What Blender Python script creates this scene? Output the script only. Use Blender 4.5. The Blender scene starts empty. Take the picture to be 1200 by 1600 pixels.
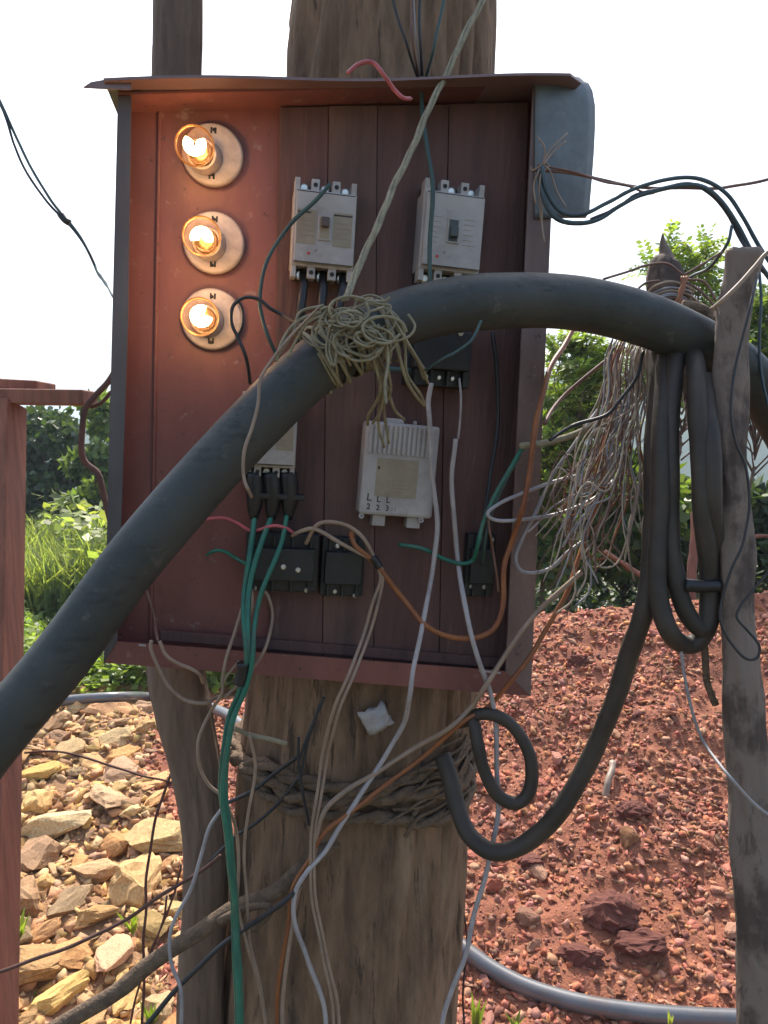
import bpy, bmesh, math, random
import numpy as np
from mathutils import Vector, Matrix, noise
random.seed(7); rng = np.random.default_rng(7)
R = math.radians
sc = bpy.context.scene
col = sc.collection

# ---------------------------------------------------------------- camera, sky, sun, exposure
PITCH = 5.0; F = 1203.0; CAM = Vector((0, 0, 1.5))
cd = bpy.data.cameras.new('camera'); cam = bpy.data.objects.new('camera', cd); col.objects.link(cam)
cam.location = CAM; cam.rotation_euler = (R(90 - PITCH), 0, 0)
cd.sensor_fit = 'HORIZONTAL'; cd.sensor_width = 36; cd.lens = 36 * F / 1200
cd.clip_start = .05; cd.clip_end = 3000
sc.camera = cam
SUN_EL, SUN_AZ = 54.0, -5.0            # azimuth measured to the right of straight ahead
w = bpy.data.worlds.new('World'); sc.world = w; w.use_nodes = True
nt = w.node_tree; nt.nodes.clear()
sky = nt.nodes.new('ShaderNodeTexSky'); sky.sky_type = 'NISHITA'; sky.sun_disc = False
sky.sun_elevation = R(SUN_EL); sky.sun_rotation = R(SUN_AZ); sky.air_density = 1.2; sky.dust_density = 4.0
bg = nt.nodes.new('ShaderNodeBackground'); bg.inputs[1].default_value = 0.15
wo = nt.nodes.new('ShaderNodeOutputWorld')
nt.links.new(sky.outputs[0], bg.inputs[0]); nt.links.new(bg.outputs[0], wo.inputs[0])
sl = bpy.data.lights.new('sun', 'SUN'); sl.energy = 3.8; sl.angle = R(.5); sl.color = (1, .94, .84)
so = bpy.data.objects.new('sun', sl); col.objects.link(so)
sdir = Vector((math.sin(R(SUN_AZ)) * math.cos(R(SUN_EL)), math.cos(R(SUN_AZ)) * math.cos(R(SUN_EL)), math.sin(R(SUN_EL))))
so.rotation_euler = sdir.to_track_quat('Z', 'Y').to_euler(); so.location = (3, 8, 12)
vs = sc.view_settings; vs.view_transform = 'Standard'; vs.look = 'None'; vs.exposure = 1.12; vs.gamma = 1; vs.use_curve_mapping = False
cy = sc.cycles
cy.use_denoising = True; cy.max_bounces = 6; cy.diffuse_bounces = 3; cy.glossy_bounces = 3; cy.transparent_max_bounces = 12
cy.volume_bounces = 0; cy.sample_clamp_indirect = 6
HAZE = 0.0022

# ---------------------------------------------------------------- geometry of the view
cp, sp = math.cos(R(PITCH)), math.sin(R(PITCH))
FW, UP, RT = Vector((0, cp, -sp)), Vector((0, sp, cp)), Vector((1, 0, 0))
def ray(px, py): return RT * ((px - 600) / F) + UP * ((800 - py) / F) + FW
def P(px, py, dep): return CAM + ray(px, py) * dep
# frame of the cabinet: back panel plane, x along the panel, y up, z towards the viewer
def _frame(yaw, tilt, roll):
    N = (-FW * math.cos(R(yaw)) + RT * math.sin(R(yaw))).normalized()
    N = (N + UP * math.tan(R(tilt))).normalized()
    Z = (UP - N * UP.dot(N)).normalized()
    X = Z.cross(N).normalized()
    q = Matrix.Rotation(R(roll), 3, N)
    return q @ X, q @ Z, N
CX, CZ, CN = _frame(10, -6, -2.6)
CO = P(500, 600, 1.0)
CMAT = Matrix(((CX.x, CZ.x, CN.x, CO.x), (CX.y, CZ.y, CN.y, CO.y), (CX.z, CZ.z, CN.z, CO.z), (0, 0, 0, 1)))
CINV = CMAT.inverted()
def cab(px, py, d=0.0):
    r = ray(px, py); t = ((CO + CN * d) - CAM).dot(CN) / r.dot(CN)
    return CAM + r * t
def L(px, py, d=0.0):
    v = CINV @ cab(px, py, d); return (v.x, v.y, d)

# ---------------------------------------------------------------- materials
MATS = {}
def mat(name, c, c2=None, rough=.7, scale=12, stretch=(1, 1, 1), bump=.15, bscale=None, metal=0, var='noise', spec=.4, detail=6, lo=.35, hi=.65):
    m = bpy.data.materials.new(name); m.use_nodes = True; n = m.node_tree; b = n.nodes['Principled BSDF']
    c2 = c2 or tuple(x * .6 for x in c)
    tc = n.nodes.new('ShaderNodeTexCoord'); mp = n.nodes.new('ShaderNodeMapping'); mp.inputs['Scale'].default_value = stretch
    n.links.new(tc.outputs['Object'], mp.inputs[0])
    nz = n.nodes.new('ShaderNodeTexNoise'); nz.inputs['Scale'].default_value = scale; nz.inputs['Detail'].default_value = detail; nz.inputs['Roughness'].default_value = .65
    n.links.new(mp.outputs[0], nz.inputs['Vector'])
    rp = n.nodes.new('ShaderNodeValToRGB'); rp.color_ramp.elements[0].position = lo; rp.color_ramp.elements[1].position = hi
    rp.color_ramp.elements[0].color = (*c2, 1); rp.color_ramp.elements[1].color = (*c, 1)
    n.links.new(nz.outputs['Fac'], rp.inputs[0]); out = rp.outputs[0]
    if var in ('object', 'island'):
        src = n.nodes.new('ShaderNodeObjectInfo' if var == 'object' else 'ShaderNodeNewGeometry')
        hs = n.nodes.new('ShaderNodeHueSaturation'); mr = n.nodes.new('ShaderNodeMapRange')
        mr.inputs['To Min'].default_value = .55; mr.inputs['To Max'].default_value = 1.4
        o = src.outputs['Random'] if var == 'object' else src.outputs['Random Per Island']
        n.links.new(o, mr.inputs[0]); n.links.new(mr.outputs[0], hs.inputs['Value'])
        m2 = n.nodes.new('ShaderNodeMath'); m2.operation = 'MULTIPLY'; m2.inputs[1].default_value = 7.31
        m3 = n.nodes.new('ShaderNodeMath'); m3.operation = 'FRACT'; m4 = n.nodes.new('ShaderNodeMapRange')
        m4.inputs['To Min'].default_value = .482; m4.inputs['To Max'].default_value = .518
        n.links.new(o, m2.inputs[0]); n.links.new(m2.outputs[0], m3.inputs[0]); n.links.new(m3.outputs[0], m4.inputs[0]); n.links.new(m4.outputs[0], hs.inputs['Hue'])
        m5 = n.nodes.new('ShaderNodeMath'); m5.operation = 'MULTIPLY'; m5.inputs[1].default_value = 13.7
        m6 = n.nodes.new('ShaderNodeMath'); m6.operation = 'FRACT'; m7 = n.nodes.new('ShaderNodeMapRange')
        m7.inputs['To Min'].default_value = .85; m7.inputs['To Max'].default_value = 1.1
        n.links.new(o, m5.inputs[0]); n.links.new(m5.outputs[0], m6.inputs[0]); n.links.new(m6.outputs[0], m7.inputs[0]); n.links.new(m7.outputs[0], hs.inputs['Saturation'])
        n.links.new(out, hs.inputs['Color']); out = hs.outputs[0]
    n.links.new(out, b.inputs['Base Color'])
    b.inputs['Roughness'].default_value = rough; b.inputs['Metallic'].default_value = metal; b.inputs['Specular IOR Level'].default_value = spec
    if bump:
        nb = n.nodes.new('ShaderNodeTexNoise'); nb.inputs['Scale'].default_value = bscale or scale * 4; nb.inputs['Detail'].default_value = 5
        n.links.new(mp.outputs[0], nb.inputs['Vector'])
        bp = n.nodes.new('ShaderNodeBump'); bp.inputs['Strength'].default_value = bump; bp.inputs['Distance'].default_value = .01
        n.links.new(nb.outputs['Fac'], bp.inputs['Height']); n.links.new(bp.outputs[0], b.inputs['Normal'])
    MATS[name] = m
    return m
def leafmat(name, c, c2, trans=.45, rough=.45):
    m = mat(name, c, c2, rough, scale=3, bump=0, var='island', spec=.5)
    n = m.node_tree; b = n.nodes['Principled BSDF']; o = n.nodes['Material Output']
    t = n.nodes.new('ShaderNodeBsdfTranslucent'); mx = n.nodes.new('ShaderNodeMixShader'); mx.inputs[0].default_value = trans
    src = b.inputs['Base Color'].links[0].from_socket
    g = n.nodes.new('ShaderNodeMix'); g.data_type = 'RGBA'; g.blend_type = 'MULTIPLY'; g.inputs[0].default_value = 1
    g.inputs[7].default_value = (1.5, 1.6, .6, 1)
    n.links.new(src, g.inputs[6]); n.links.new(g.outputs[2], t.inputs[0])
    n.links.new(b.outputs[0], mx.inputs[1]); n.links.new(t.outputs[0], mx.inputs[2]); n.links.new(mx.outputs[0], o.inputs[0])
    return m
M = dict(
 red_steel=mat('red_oxide_steel', (.195, .070, .060), (.125, .044, .038), .5, 9, (1, .35, 1), .08, spec=.45),
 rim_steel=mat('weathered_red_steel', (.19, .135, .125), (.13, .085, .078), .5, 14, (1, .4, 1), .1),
 galv=mat('blue_grey_sheet_steel', (.135, .155, .168), (.09, .105, .115), .45, 10, (1, 1, 1), .06, metal=.3),
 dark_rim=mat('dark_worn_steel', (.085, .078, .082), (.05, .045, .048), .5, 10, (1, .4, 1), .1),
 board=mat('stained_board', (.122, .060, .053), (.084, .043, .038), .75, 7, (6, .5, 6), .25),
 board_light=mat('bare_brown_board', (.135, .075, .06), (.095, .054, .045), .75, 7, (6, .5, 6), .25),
 breaker=mat('beige_plastic', (.37, .345, .33), (.32, .295, .28), .45, 30, bump=.02),
 label=mat('aged_label_paper', (.29, .24, .175), (.24, .20, .145), .6, 40, bump=0),
 print=mat('dark_print', (.035, .03, .03), (.025, .02, .02), .6, 40, bump=0),
 toggle=mat('brown_toggle', (.10, .06, .05), (.07, .045, .04), .4, 40, bump=0),
 toggle2=mat('dark_green_toggle', (.05, .065, .062), (.04, .05, .05), .4, 40, bump=0),
 redbutton=mat('red_button', (.45, .03, .03), (.4, .03, .03), .4, 40, bump=0),
 grey_box=mat('grey_white_plastic', (.36, .34, .335), (.31, .29, .285), .45, 25, bump=.03),
 porcelain=mat('white_lamp_base', (.54, .45, .40), (.47, .38, .34), .4, 30, bump=.02),
 slot=mat('dark_slot', (.02, .018, .018), (.02, .016, .016), .7, 30, bump=0),
 brass=mat('brass_socket', (.60, .42, .20), (.45, .3, .14), .35, 30, metal=.9, bump=.02),
 screw=mat('zinc_screw', (.62, .62, .60), (.5, .5, .48), .3, 30, metal=.8, bump=.02),
 black_plastic=mat('black_plastic', (.018, .02, .022), (.012, .013, .014), .45, 30, bump=.05),
 hose=mat('black_polyethylene', (.036, .044, .044), (.025, .031, .031), .58, 8, bump=.12, bscale=60, spec=.35),
 cable=mat('dusty_black_cable', (.050, .040, .032), (.028, .024, .021), .6, 20, bump=.1),
 bark=mat('brown_bark', (.225, .14, .085), (.10, .062, .038), .9, 9, (4, 4, .9), .55, bscale=26),
 bark_grey=mat('grey_bark', (.175, .135, .112), (.075, .056, .047), .9, 16, (1, 1, .6), .4, lo=.42, hi=.52),
 bark_smooth=mat('smooth_brown_bark', (.17, .118, .085), (.09, .06, .045), .85, 8, (3, 3, .5), .4),
 stake=mat('weathered_red_wood', (.30, .125, .08), (.18, .07, .048), .8, 8, (4, 4, .4), .2),
 straw=mat('straw_wire', (.42, .35, .27), (.28, .22, .17), .7, 40, bump=.1),
 twine=mat('sisal_twine', (.28, .255, .175), (.17, .15, .10), .9, 60, bump=.3),
 rope=mat('dirty_fibre_rope', (.17, .115, .075), (.09, .062, .042), .95, 70, bump=.5),
 white_wire=mat('white_wire_sheath', (.36, .34, .35), (.27, .25, .26), .45, 25, bump=.02),
 cream_wire=mat('cream_wire_sheath', (.30, .22, .165), (.21, .15, .11), .5, 25, bump=.02),
 grey_wire=mat('grey_wire_sheath', (.30, .29, .30), (.2, .19, .2), .5, 25, bump=.02),
 orange_wire=mat('orange_wire_sheath', (.27, .10, .035), (.18, .06, .025), .5, 25, bump=.02),
 brown_wire=mat('brown_wire', (.20, .11, .085), (.11, .06, .05), .6, 25, bump=.05),
 pink_wire=mat('pink_wire_sheath', (.42, .10, .12), (.3, .07, .08), .5, 25, bump=.02),
 green_wire=mat('green_wire_sheath', (.02, .16, .11), (.012, .09, .07), .4, 25, bump=.02),
 dgreen_wire=mat('dark_green_wire', (.04, .085, .08), (.03, .055, .055), .5, 25, bump=.02),
 black_wire=mat('black_wire', (.028, .03, .034), (.02, .02, .022), .5, 25, bump=.02),
 blue_wire=mat('blue_black_wire', (.05, .085, .105), (.03, .05, .06), .45, 25, bump=.02),
 conduit=mat('grey_conduit', (.115, .12, .13), (.085, .09, .10), .28, 10, bump=.02, spec=.7),
 rock=mat('ochre_rock', (.60, .375, .16), (.37, .205, .085), .9, 14, bump=.5, bscale=60, var='object'),
 rock_stuff=mat('ochre_rubble', (.57, .345, .15), (.33, .18, .08), .9, 14, bump=.4, bscale=60, var='island'),
 stone=mat('red_laterite_stone', (.46, .195, .11), (.27, .096, .056), .9, 25, bump=.5, bscale=90, var='object'),
 stone_stuff=mat('red_laterite_gravel', (.44, .185, .102), (.25, .09, .052), .9, 25, bump=.4, bscale=90, var='island'),
 clod=mat('dark_red_clod', (.20, .07, .05), (.12, .042, .03), .95, 30, bump=.6, bscale=120),
 soil=mat('red_soil', (.29, .108, .058), (.18, .063, .038), .95, 25, bump=.6, bscale=120),
 ochre_soil=mat('ochre_soil', (.34, .195, .10), (.22, .12, .06), .95, 25, bump=.6, bscale=120),
 ground=mat('weedy_ground', (.075, .085, .035), (.12, .07, .04), .95, .8, bump=.4, bscale=12),
 hill=mat('wooded_hill', (.05, .085, .035), (.03, .055, .025), .95, .06, bump=0),
 leaf=leafmat('leaf_green', (.17, .23, .06), (.10, .15, .04)),
 leaf_dark=leafmat('leaf_dark', (.075, .115, .04), (.045, .07, .027), .3),
 leaf_bright=leafmat('leaf_bright', (.23, .30, .07), (.15, .21, .05), .5),
 grass=leafmat('grass_green', (.30, .34, .12), (.18, .22, .075), .5),
 plastic=mat('cloudy_plastic', (.42, .40, .40), (.3, .28, .28), .35, 30, bump=.3, bscale=50),
 dry=mat('dry_stem', (.12, .06, .045), (.07, .035, .03), .9, 20, bump=.2),
 tape=mat('black_tape', (.02, .02, .022), (.012, .012, .014), .35, 30, bump=.05),
)
def stain(m, c, scale=5, lo=.52, hi=.66, amt=.8, stretch=(1, 1, 1), detail=8):
    n = m.node_tree; b = n.nodes['Principled BSDF']; src = b.inputs['Base Color'].links[0].from_socket
    tc = n.nodes.new('ShaderNodeTexCoord'); mp = n.nodes.new('ShaderNodeMapping'); mp.inputs['Scale'].default_value = stretch; mp.inputs['Location'].default_value = (scale * .37, 1.7, scale)
    nz = n.nodes.new('ShaderNodeTexNoise'); nz.inputs['Scale'].default_value = scale; nz.inputs['Detail'].default_value = detail; nz.inputs['Roughness'].default_value = .7
    mr = n.nodes.new('ShaderNodeMapRange'); mr.inputs['From Min'].default_value = lo; mr.inputs['From Max'].default_value = hi; mr.inputs['To Max'].default_value = amt
    mx = n.nodes.new('ShaderNodeMix'); mx.data_type = 'RGBA'; mx.inputs[7].default_value = (*c, 1)
    n.links.new(tc.outputs['Object'], mp.inputs[0]); n.links.new(mp.outputs[0], nz.inputs['Vector']); n.links.new(nz.outputs['Fac'], mr.inputs[0])
    n.links.new(mr.outputs[0], mx.inputs[0]); n.links.new(src, mx.inputs[6]); n.links.new(mx.outputs[2], b.inputs['Base Color'])
for k in ('red_steel', 'rim_steel'):
    stain(M[k], (.05, .028, .024), 5, .50, .70, .7, (1, .3, 1)); stain(M[k], (.26, .20, .18), 38, .60, .68, .55); stain(M[k], (.03, .02, .018), 70, .62, .68, .8)
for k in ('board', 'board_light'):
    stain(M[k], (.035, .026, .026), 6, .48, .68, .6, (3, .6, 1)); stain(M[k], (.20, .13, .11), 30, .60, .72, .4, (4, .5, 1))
for k in ('breaker', 'grey_box', 'porcelain', 'label'):
    stain(M[k], (.16, .12, .10), 22, .50, .72, .55); stain(M[k], (.06, .045, .04), 90, .64, .70, .6)
stain(M['bark'], (.035, .022, .015), 10, .57, .63, .8, (6, 6, .8)); stain(M['bark'], (.30, .22, .15), 5, .52, .70, .5, (2, 2, .5)); stain(M['bark_smooth'], (.05, .034, .025), 9, .55, .64, .6, (5, 5, .7))
stain(M['stake'], (.10, .055, .04), 8, .50, .68, .6, (4, 4, .5)); stain(M['bark_grey'], (.05, .035, .03), 22, .56, .64, .7, (2, 2, .7))
stain(M['galv'], (.05, .055, .06), 9, .45, .65, .6); stain(M['galv'], (.24, .2, .18), 40, .6, .68, .5)
stain(M['hose'], (.085, .078, .068), 7, .42, .75, .55); stain(M['hose'], (.13, .12, .105), 55, .60, .70, .45); stain(M['hose'], (.012, .014, .014), 16, .55, .62, .5, (1, 1, 3))
stain(M['conduit'], (.12, .075, .055), 12, .5, .7, .6)
for k in ('white_wire', 'cream_wire', 'green_wire'): stain(M[k], (.10, .07, .06), 18, .52, .7, .5)
# lit lamp materials
def emis(name, c, s):
    m = bpy.data.materials.new(name); m.use_nodes = True; n = m.node_tree; n.nodes.clear()
    e = n.nodes.new('ShaderNodeEmission'); e.inputs[0].default_value = (*c, 1); e.inputs[1].default_value = s
    o = n.nodes.new('ShaderNodeOutputMaterial'); n.links.new(e.outputs[0], o.inputs[0]); return m
M['filament'] = emis('glowing_filament', (1, .62, .26), 22)
def glassmat():
    m = bpy.data.materials.new('lamp_glass'); m.use_nodes = True; n = m.node_tree; n.nodes.clear()
    t = n.nodes.new('ShaderNodeBsdfTransparent'); t.inputs[0].default_value = (1, .92, .84, 1)
    g = n.nodes.new('ShaderNodeBsdfGlossy'); g.inputs['Roughness'].default_value = .05
    e = n.nodes.new('ShaderNodeEmission'); e.inputs[0].default_value = (1, .26, .05, 1)
    lw = n.nodes.new('ShaderNodeLayerWeight'); lw.inputs[0].default_value = .35
    ml = n.nodes.new('ShaderNodeMath'); ml.operation = 'MULTIPLY_ADD'; ml.inputs[1].default_value = .05; ml.inputs[2].default_value = .02
    n.links.new(lw.outputs['Facing'], ml.inputs[0]); n.links.new(ml.outputs[0], e.inputs[1])
    mx = n.nodes.new('ShaderNodeMixShader'); fr = n.nodes.new('ShaderNodeFresnel'); fr.inputs[0].default_value = 1.12
    n.links.new(fr.outputs[0], mx.inputs[0]); n.links.new(t.outputs[0], mx.inputs[1]); n.links.new(g.outputs[0], mx.inputs[2])
    ad = n.nodes.new('ShaderNodeAddShader'); n.links.new(mx.outputs[0], ad.inputs[0]); n.links.new(e.outputs[0], ad.inputs[1])
    o = n.nodes.new('ShaderNodeOutputMaterial'); n.links.new(ad.outputs[0], o.inputs[0]); return m
M['glass'] = glassmat()

# ---------------------------------------------------------------- helpers
def tag(o, label=None, cat=None, group=None, kind=None):
    if label: o['label'] = label
    if cat: o['category'] = cat
    if group: o['group'] = group
    if kind: o['kind'] = kind
    return o
def empty(name, label, cat, mw=None, loc=None, group=None):
    o = bpy.data.objects.new(name, None); o.empty_display_size = .02; col.objects.link(o)
    if mw is not None: o.matrix_world = mw
    if loc is not None: o.location = loc
    bpy.context.view_layer.update()
    return tag(o, label, cat, group)
class MB:
    def __init__(s): s.v = []; s.f = []
    def add(s, vs, fs):
        n = len(s.v); s.v += [tuple(v) for v in vs]; s.f += [tuple(i + n for i in f) for f in fs]; return s
    def box(s, x0, x1, y0, y1, z0, z1):
        return s.add([(x0, y0, z0), (x1, y0, z0), (x1, y1, z0), (x0, y1, z0), (x0, y0, z1), (x1, y0, z1), (x1, y1, z1), (x0, y1, z1)],
                     [(0, 3, 2, 1), (4, 5, 6, 7), (0, 1, 5, 4), (1, 2, 6, 5), (2, 3, 7, 6), (3, 0, 4, 7)])
    def prism(s, poly, z0, z1):           # poly of (x, y), extruded along z
        n = len(poly); a = sum(poly[i][0] * poly[(i + 1) % n][1] - poly[(i + 1) % n][0] * poly[i][1] for i in range(n))
        if a < 0: poly = poly[::-1]
        vs = [(x, y, z0) for x, y in poly] + [(x, y, z1) for x, y in poly]
        return s.add(vs, [tuple(range(n))[::-1], tuple(range(n, 2 * n))] + [(i, (i + 1) % n, n + (i + 1) % n, n + i) for i in range(n)])
    def lathe(s, prof, n=24, axis=None, org=None):    # prof of (radius, height) along axis
        ax = Vector(axis or (0, 0, 1)).normalized(); o = Vector(org or (0, 0, 0))
        u = ax.orthogonal().normalized(); v = ax.cross(u)
        vs = []; fs = []
        for r, h in prof:
            for k in range(n):
                a = 2 * math.pi * k / n; vs.append(o + ax * h + (u * math.cos(a) + v * math.sin(a)) * r)
        for i in range(len(prof) - 1):
            for k in range(n): fs.append((i * n + k, i * n + (k + 1) % n, (i + 1) * n + (k + 1) % n, (i + 1) * n + k))
        fs.append(tuple(range(n))[::-1]); fs.append(tuple(range((len(prof) - 1) * n, len(prof) * n)))
        return s.add(vs, fs)
    def tube(s, pts, rad, n=6, closed=False):
        pts = [Vector(p) for p in pts]; m = len(pts); rad = rad if hasattr(rad, '__len__') else [rad] * m
        T = []
        for i in range(m):
            t = pts[min(i + 1, m - 1)] - pts[max(i - 1, 0)]; T.append(t.normalized() if t.length > 1e-9 else Vector((0, 0, 1)))
        u = T[0].orthogonal().normalized(); vs = []; fs = []
        for i in range(m):
            u = (u - T[i] * u.dot(T[i])); u = u.normalized() if u.length > 1e-6 else T[i].orthogonal().normalized()
            v = T[i].cross(u)
            for k in range(n):
                a = 2 * math.pi * k / n; vs.append(pts[i] + (u * math.cos(a) + v * math.sin(a)) * rad[i])
        for i in range(m - 1):
            for k in range(n): fs.append((i * n + k, i * n + (k + 1) % n, (i + 1) * n + (k + 1) % n, (i + 1) * n + k))
        fs.append(tuple(range(n))[::-1]); fs.append(tuple(range((m - 1) * n, m * n)))
        return s.add(vs, fs)
    def build(s, name, m, parent=None, smooth=False, bevel=0, loc=None, label=None):
        me = bpy.data.meshes.new(name); me.from_pydata([tuple(v) for v in s.v], [], s.f); me.materials.append(m)
        if smooth: me.polygons.foreach_set('use_smooth', [True] * len(me.polygons))
        o = bpy.data.objects.new(name, me); col.objects.link(o)
        if parent is not None: o.parent = parent
        if loc is not None: o.location = loc
        if bevel:
            b = o.modifiers.new('bevel', 'BEVEL'); b.width = bevel; b.segments = 2; b.limit_method = 'ANGLE'
        if label: o['label'] = label
        return o
def spline(pts, sub=6):
    pts = [Vector(p) for p in pts]
    if len(pts) < 3: return pts
    q = [pts[0] * 2 - pts[1]] + pts + [pts[-1] * 2 - pts[-2]]; out = []
    for i in range(1, len(q) - 2):
        a, b, c, d = q[i - 1], q[i], q[i + 1], q[i + 2]
        for k in range(sub):
            t = k / sub
            out.append(.5 * ((2 * b) + (c - a) * t + (2 * a - 5 * b + 4 * c - d) * t * t + (3 * b - a - 3 * c + d) * t ** 3))
    out.append(pts[-1]); return out
def wpts(pts, mode, d0):
    out = []; d = d0
    for p in pts:
        if len(p) > 2: d = p[2]
        out.append(cab(p[0], p[1], d) if mode == 'c' else P(p[0], p[1], d))
    return out
def kink(pts, amp):     # slight hand-bent irregularity
    return [p + Vector((noise.noise(p * 14) , noise.noise(p * 14 + Vector((9, 2, 5))), noise.noise(p * 14 + Vector((3, 8, 1))))) * amp for p in pts]
def wire(name, label, cat, pts, wpx, m, mode='c', d0=.1, group=None, n=7, amp=.004, sub=7, taper=None, bare=None):
    ws = wpts(pts, mode, d0); dep = sum((p - CAM).dot(FW) for p in ws) / len(ws); r = wpx * dep / F / 2
    sp_ = kink(spline(ws, sub), amp); o0 = sp_[0].copy()
    rad = [r * (1 + .08 * noise.noise(p * 40)) for p in sp_]
    if taper:
        k = max(1, int(len(rad) * .15))
        for i in range(k): rad[i] *= .45 + .55 * i / k
    mb = MB().tube([p - o0 for p in sp_], rad, n)
    o = mb.build(name, m, smooth=True, loc=o0); tag(o, label, cat, group)
    if bare:       # bared copper tip at the end
        e = sp_[-1] - o0; dr = (sp_[-1] - sp_[-2]).normalized()
        MB().tube([e - dr * .002, e + dr * bare], r * .45, 6).build('bare_copper_tip', M['brass'], o, smooth=True)
    return o
def npmesh(name, V, Fc, m, parent=None, smooth=False):     # V (n,3), Fc (k,3|4)
    V = np.asarray(V, np.float32); Fc = np.asarray(Fc, np.int32); k = Fc.shape[1]
    me = bpy.data.meshes.new(name); me.vertices.add(len(V)); me.vertices.foreach_set('co', V.ravel())
    me.loops.add(Fc.size); me.loops.foreach_set('vertex_index', Fc.ravel())
    me.polygons.add(len(Fc)); me.polygons.foreach_set('loop_start', np.arange(0, Fc.size, k, dtype=np.int32))
    if smooth: me.polygons.foreach_set('use_smooth', np.ones(len(Fc), bool))
    me.materials.append(m); me.update(calc_edges=True)
    o = bpy.data.objects.new(name, me); col.objects.link(o)
    if parent is not None: o.parent = parent
    return o

# ---------------------------------------------------------------- terrain
def sm(t): t = np.clip(t, 0, 1); return t * t * (3 - 2 * t)
def terrain(x, y):
    x = np.asarray(x, float); y = np.asarray(y, float)
    h = .27 + .40 * sm((x + .75) / 1.5) + .13 * sm((x - .62) / .75) + .09 * sm((x - 1.25) / .8)
    zf = -.02 - .10 * sm((x + .6) / .8)
    yc = 3.72 + .12 * np.sin(x * 2.1 + 1)
    t = np.clip((y - 1.75) / (yc - 1.75), 0, None)
    up = zf + (h - zf) * np.where(t < 1, t ** 1.08, 1)
    back = h * np.clip(1 - (y - yc) / .9, 0, 1) ** 1.5
    z = np.where(t < 1, up, back)
    z = z - .04 * np.exp(-((t - 1) / .12) ** 2)
    z = z + .022 * np.sin(x * 7.3 + y * 3.1) * np.sin(y * 8.7 - x * 2.2) * np.clip(t * 4, 0, 1) * np.clip((4.9 - y), 0, 1)
    k_ = np.clip(t * 5, 0, 1) * np.clip((4.6 - y), 0, 1)
    z = z + k_ * (.014 * np.sin(x * 17 + 2 * np.sin(y * 9)) * np.sin(y * 19 + 2 * np.sin(x * 7)) + .008 * np.sin(x * 41 + 3 * np.sin(y * 13)) * np.sin(y * 37 + 1.5 * np.sin(x * 23)))
    return z
def bound(y): return -.62 + .05 * np.sin(y * 5.7) - .36 * (y - 2.2)
def sheet(name, xs_fn, ys, m, nx=120):
    V = []
    for y in ys:
        a, b = xs_fn(y)
        for i in range(nx): x = a + (b - a) * i / (nx - 1); V.append((x, y, float(terrain(x, y)) + .006 * noise.noise(Vector((x * 30, y * 30, 0)))))
    ny = len(ys); Fc = [(j * nx + i, j * nx + i + 1, (j + 1) * nx + i + 1, (j + 1) * nx + i) for j in range(ny - 1) for i in range(nx - 1)]
    o = npmesh(name, V, Fc, m, smooth=True); o['kind'] = 'structure'; return o
ys = list(np.linspace(1.3, 4.7, 190))
heap = sheet('rubble_heap', lambda y: (-3.4, bound(y)), ys, M['ochre_soil'], 180)
mound = sheet('gravel_mound', lambda y: (bound(y), 3.6), ys, M['soil'], 300)
tag(heap, 'heap of pale ochre broken rock at lower left')
tag(mound, 'mound of red lateritic gravel at lower right')
g = MB(); xs = [-900, -200, -60, -25, -12, -6, 0, 6, 12, 25, 60, 200, 900]; yy = [-60, -12, -3, 0, 1.2, 4.8, 8, 14, 22, 45, 80, 125, 600, 900]
for y in yy:
    for x in xs: g.v.append((x, y, -.16 if y < 4.5 else -.05 - .16 * max(0, y - 22) * (y < 130) - (17 if y >= 130 else 0)))
nx = len(xs); g.f = [(j * nx + i, j * nx + i + 1, (j + 1) * nx + i + 1, (j + 1) * nx + i) for j in range(len(yy) - 1) for i in range(nx - 1)]
tag(g.build('ground', M['ground']), kind='structure')
# distant hills
def hill(name, y0, x0, x1, crest, m):
    V = []; n1 = 90; n2 = 14
    for j in range(n2):
        t = j / (n2 - 1)
        for i in range(n1):
            x = x0 + (x1 - x0) * i / (n1 - 1); z = crest(x) * math.sin(min(t * 1.2, 1) * math.pi / 2) + 2.0 * noise.noise(Vector((x * .09, j * .6, 1))) * t
            V.append((x, y0 + t * 60, -18 + z + 17 * t))
    Fc = [(j * n1 + i, j * n1 + i + 1, (j + 1) * n1 + i + 1, (j + 1) * n1 + i) for j in range(n2 - 1) for i in range(n1 - 1)]
    o = npmesh(name, V, Fc, m, smooth=True); o['kind'] = 'structure'; return o
hill('hills', 120, -190, 330, lambda x: 12 + 3 * math.sin(x * .021 + .4) + 4 * noise.noise(Vector((x * .03, 0, 0))) + 5 * math.exp(-((x - 45) / 25) ** 2), M['hill'])

# ---------------------------------------------------------------- rocks
def hull(n, flat, seed, jag=1.0):
    r_ = random.Random(seed); bm = bmesh.new()
    for _ in range(n):
        v = Vector((r_.gauss(0, 1), r_.gauss(0, 1), r_.gauss(0, 1))).normalized() * r_.uniform(.72, 1)
        bm.verts.new((v.x * 1.15, v.y * .85, v.z * flat))
    res = bmesh.ops.convex_hull(bm, input=bm.verts)
    bmesh.ops.delete(bm, geom=[e for e in res['geom_interior'] if isinstance(e, bmesh.types.BMVert)], context='VERTS')
    loose = [v for v in bm.verts if not v.link_faces]; bmesh.ops.delete(bm, geom=loose, context='VERTS')
    bmesh.ops.triangulate(bm, faces=bm.faces)
    bmesh.ops.recalc_face_normals(bm, faces=bm.faces)
    return bm
def hull_arr(n, flat, seed):
    bm = hull(n, flat, seed); bm.verts.ensure_lookup_table(); bm.verts.index_update()
    V = np.array([v.co[:] for v in bm.verts]); Fc = np.array([[v.index for v in f.verts] for f in bm.faces]); bm.free(); return V, Fc
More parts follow.
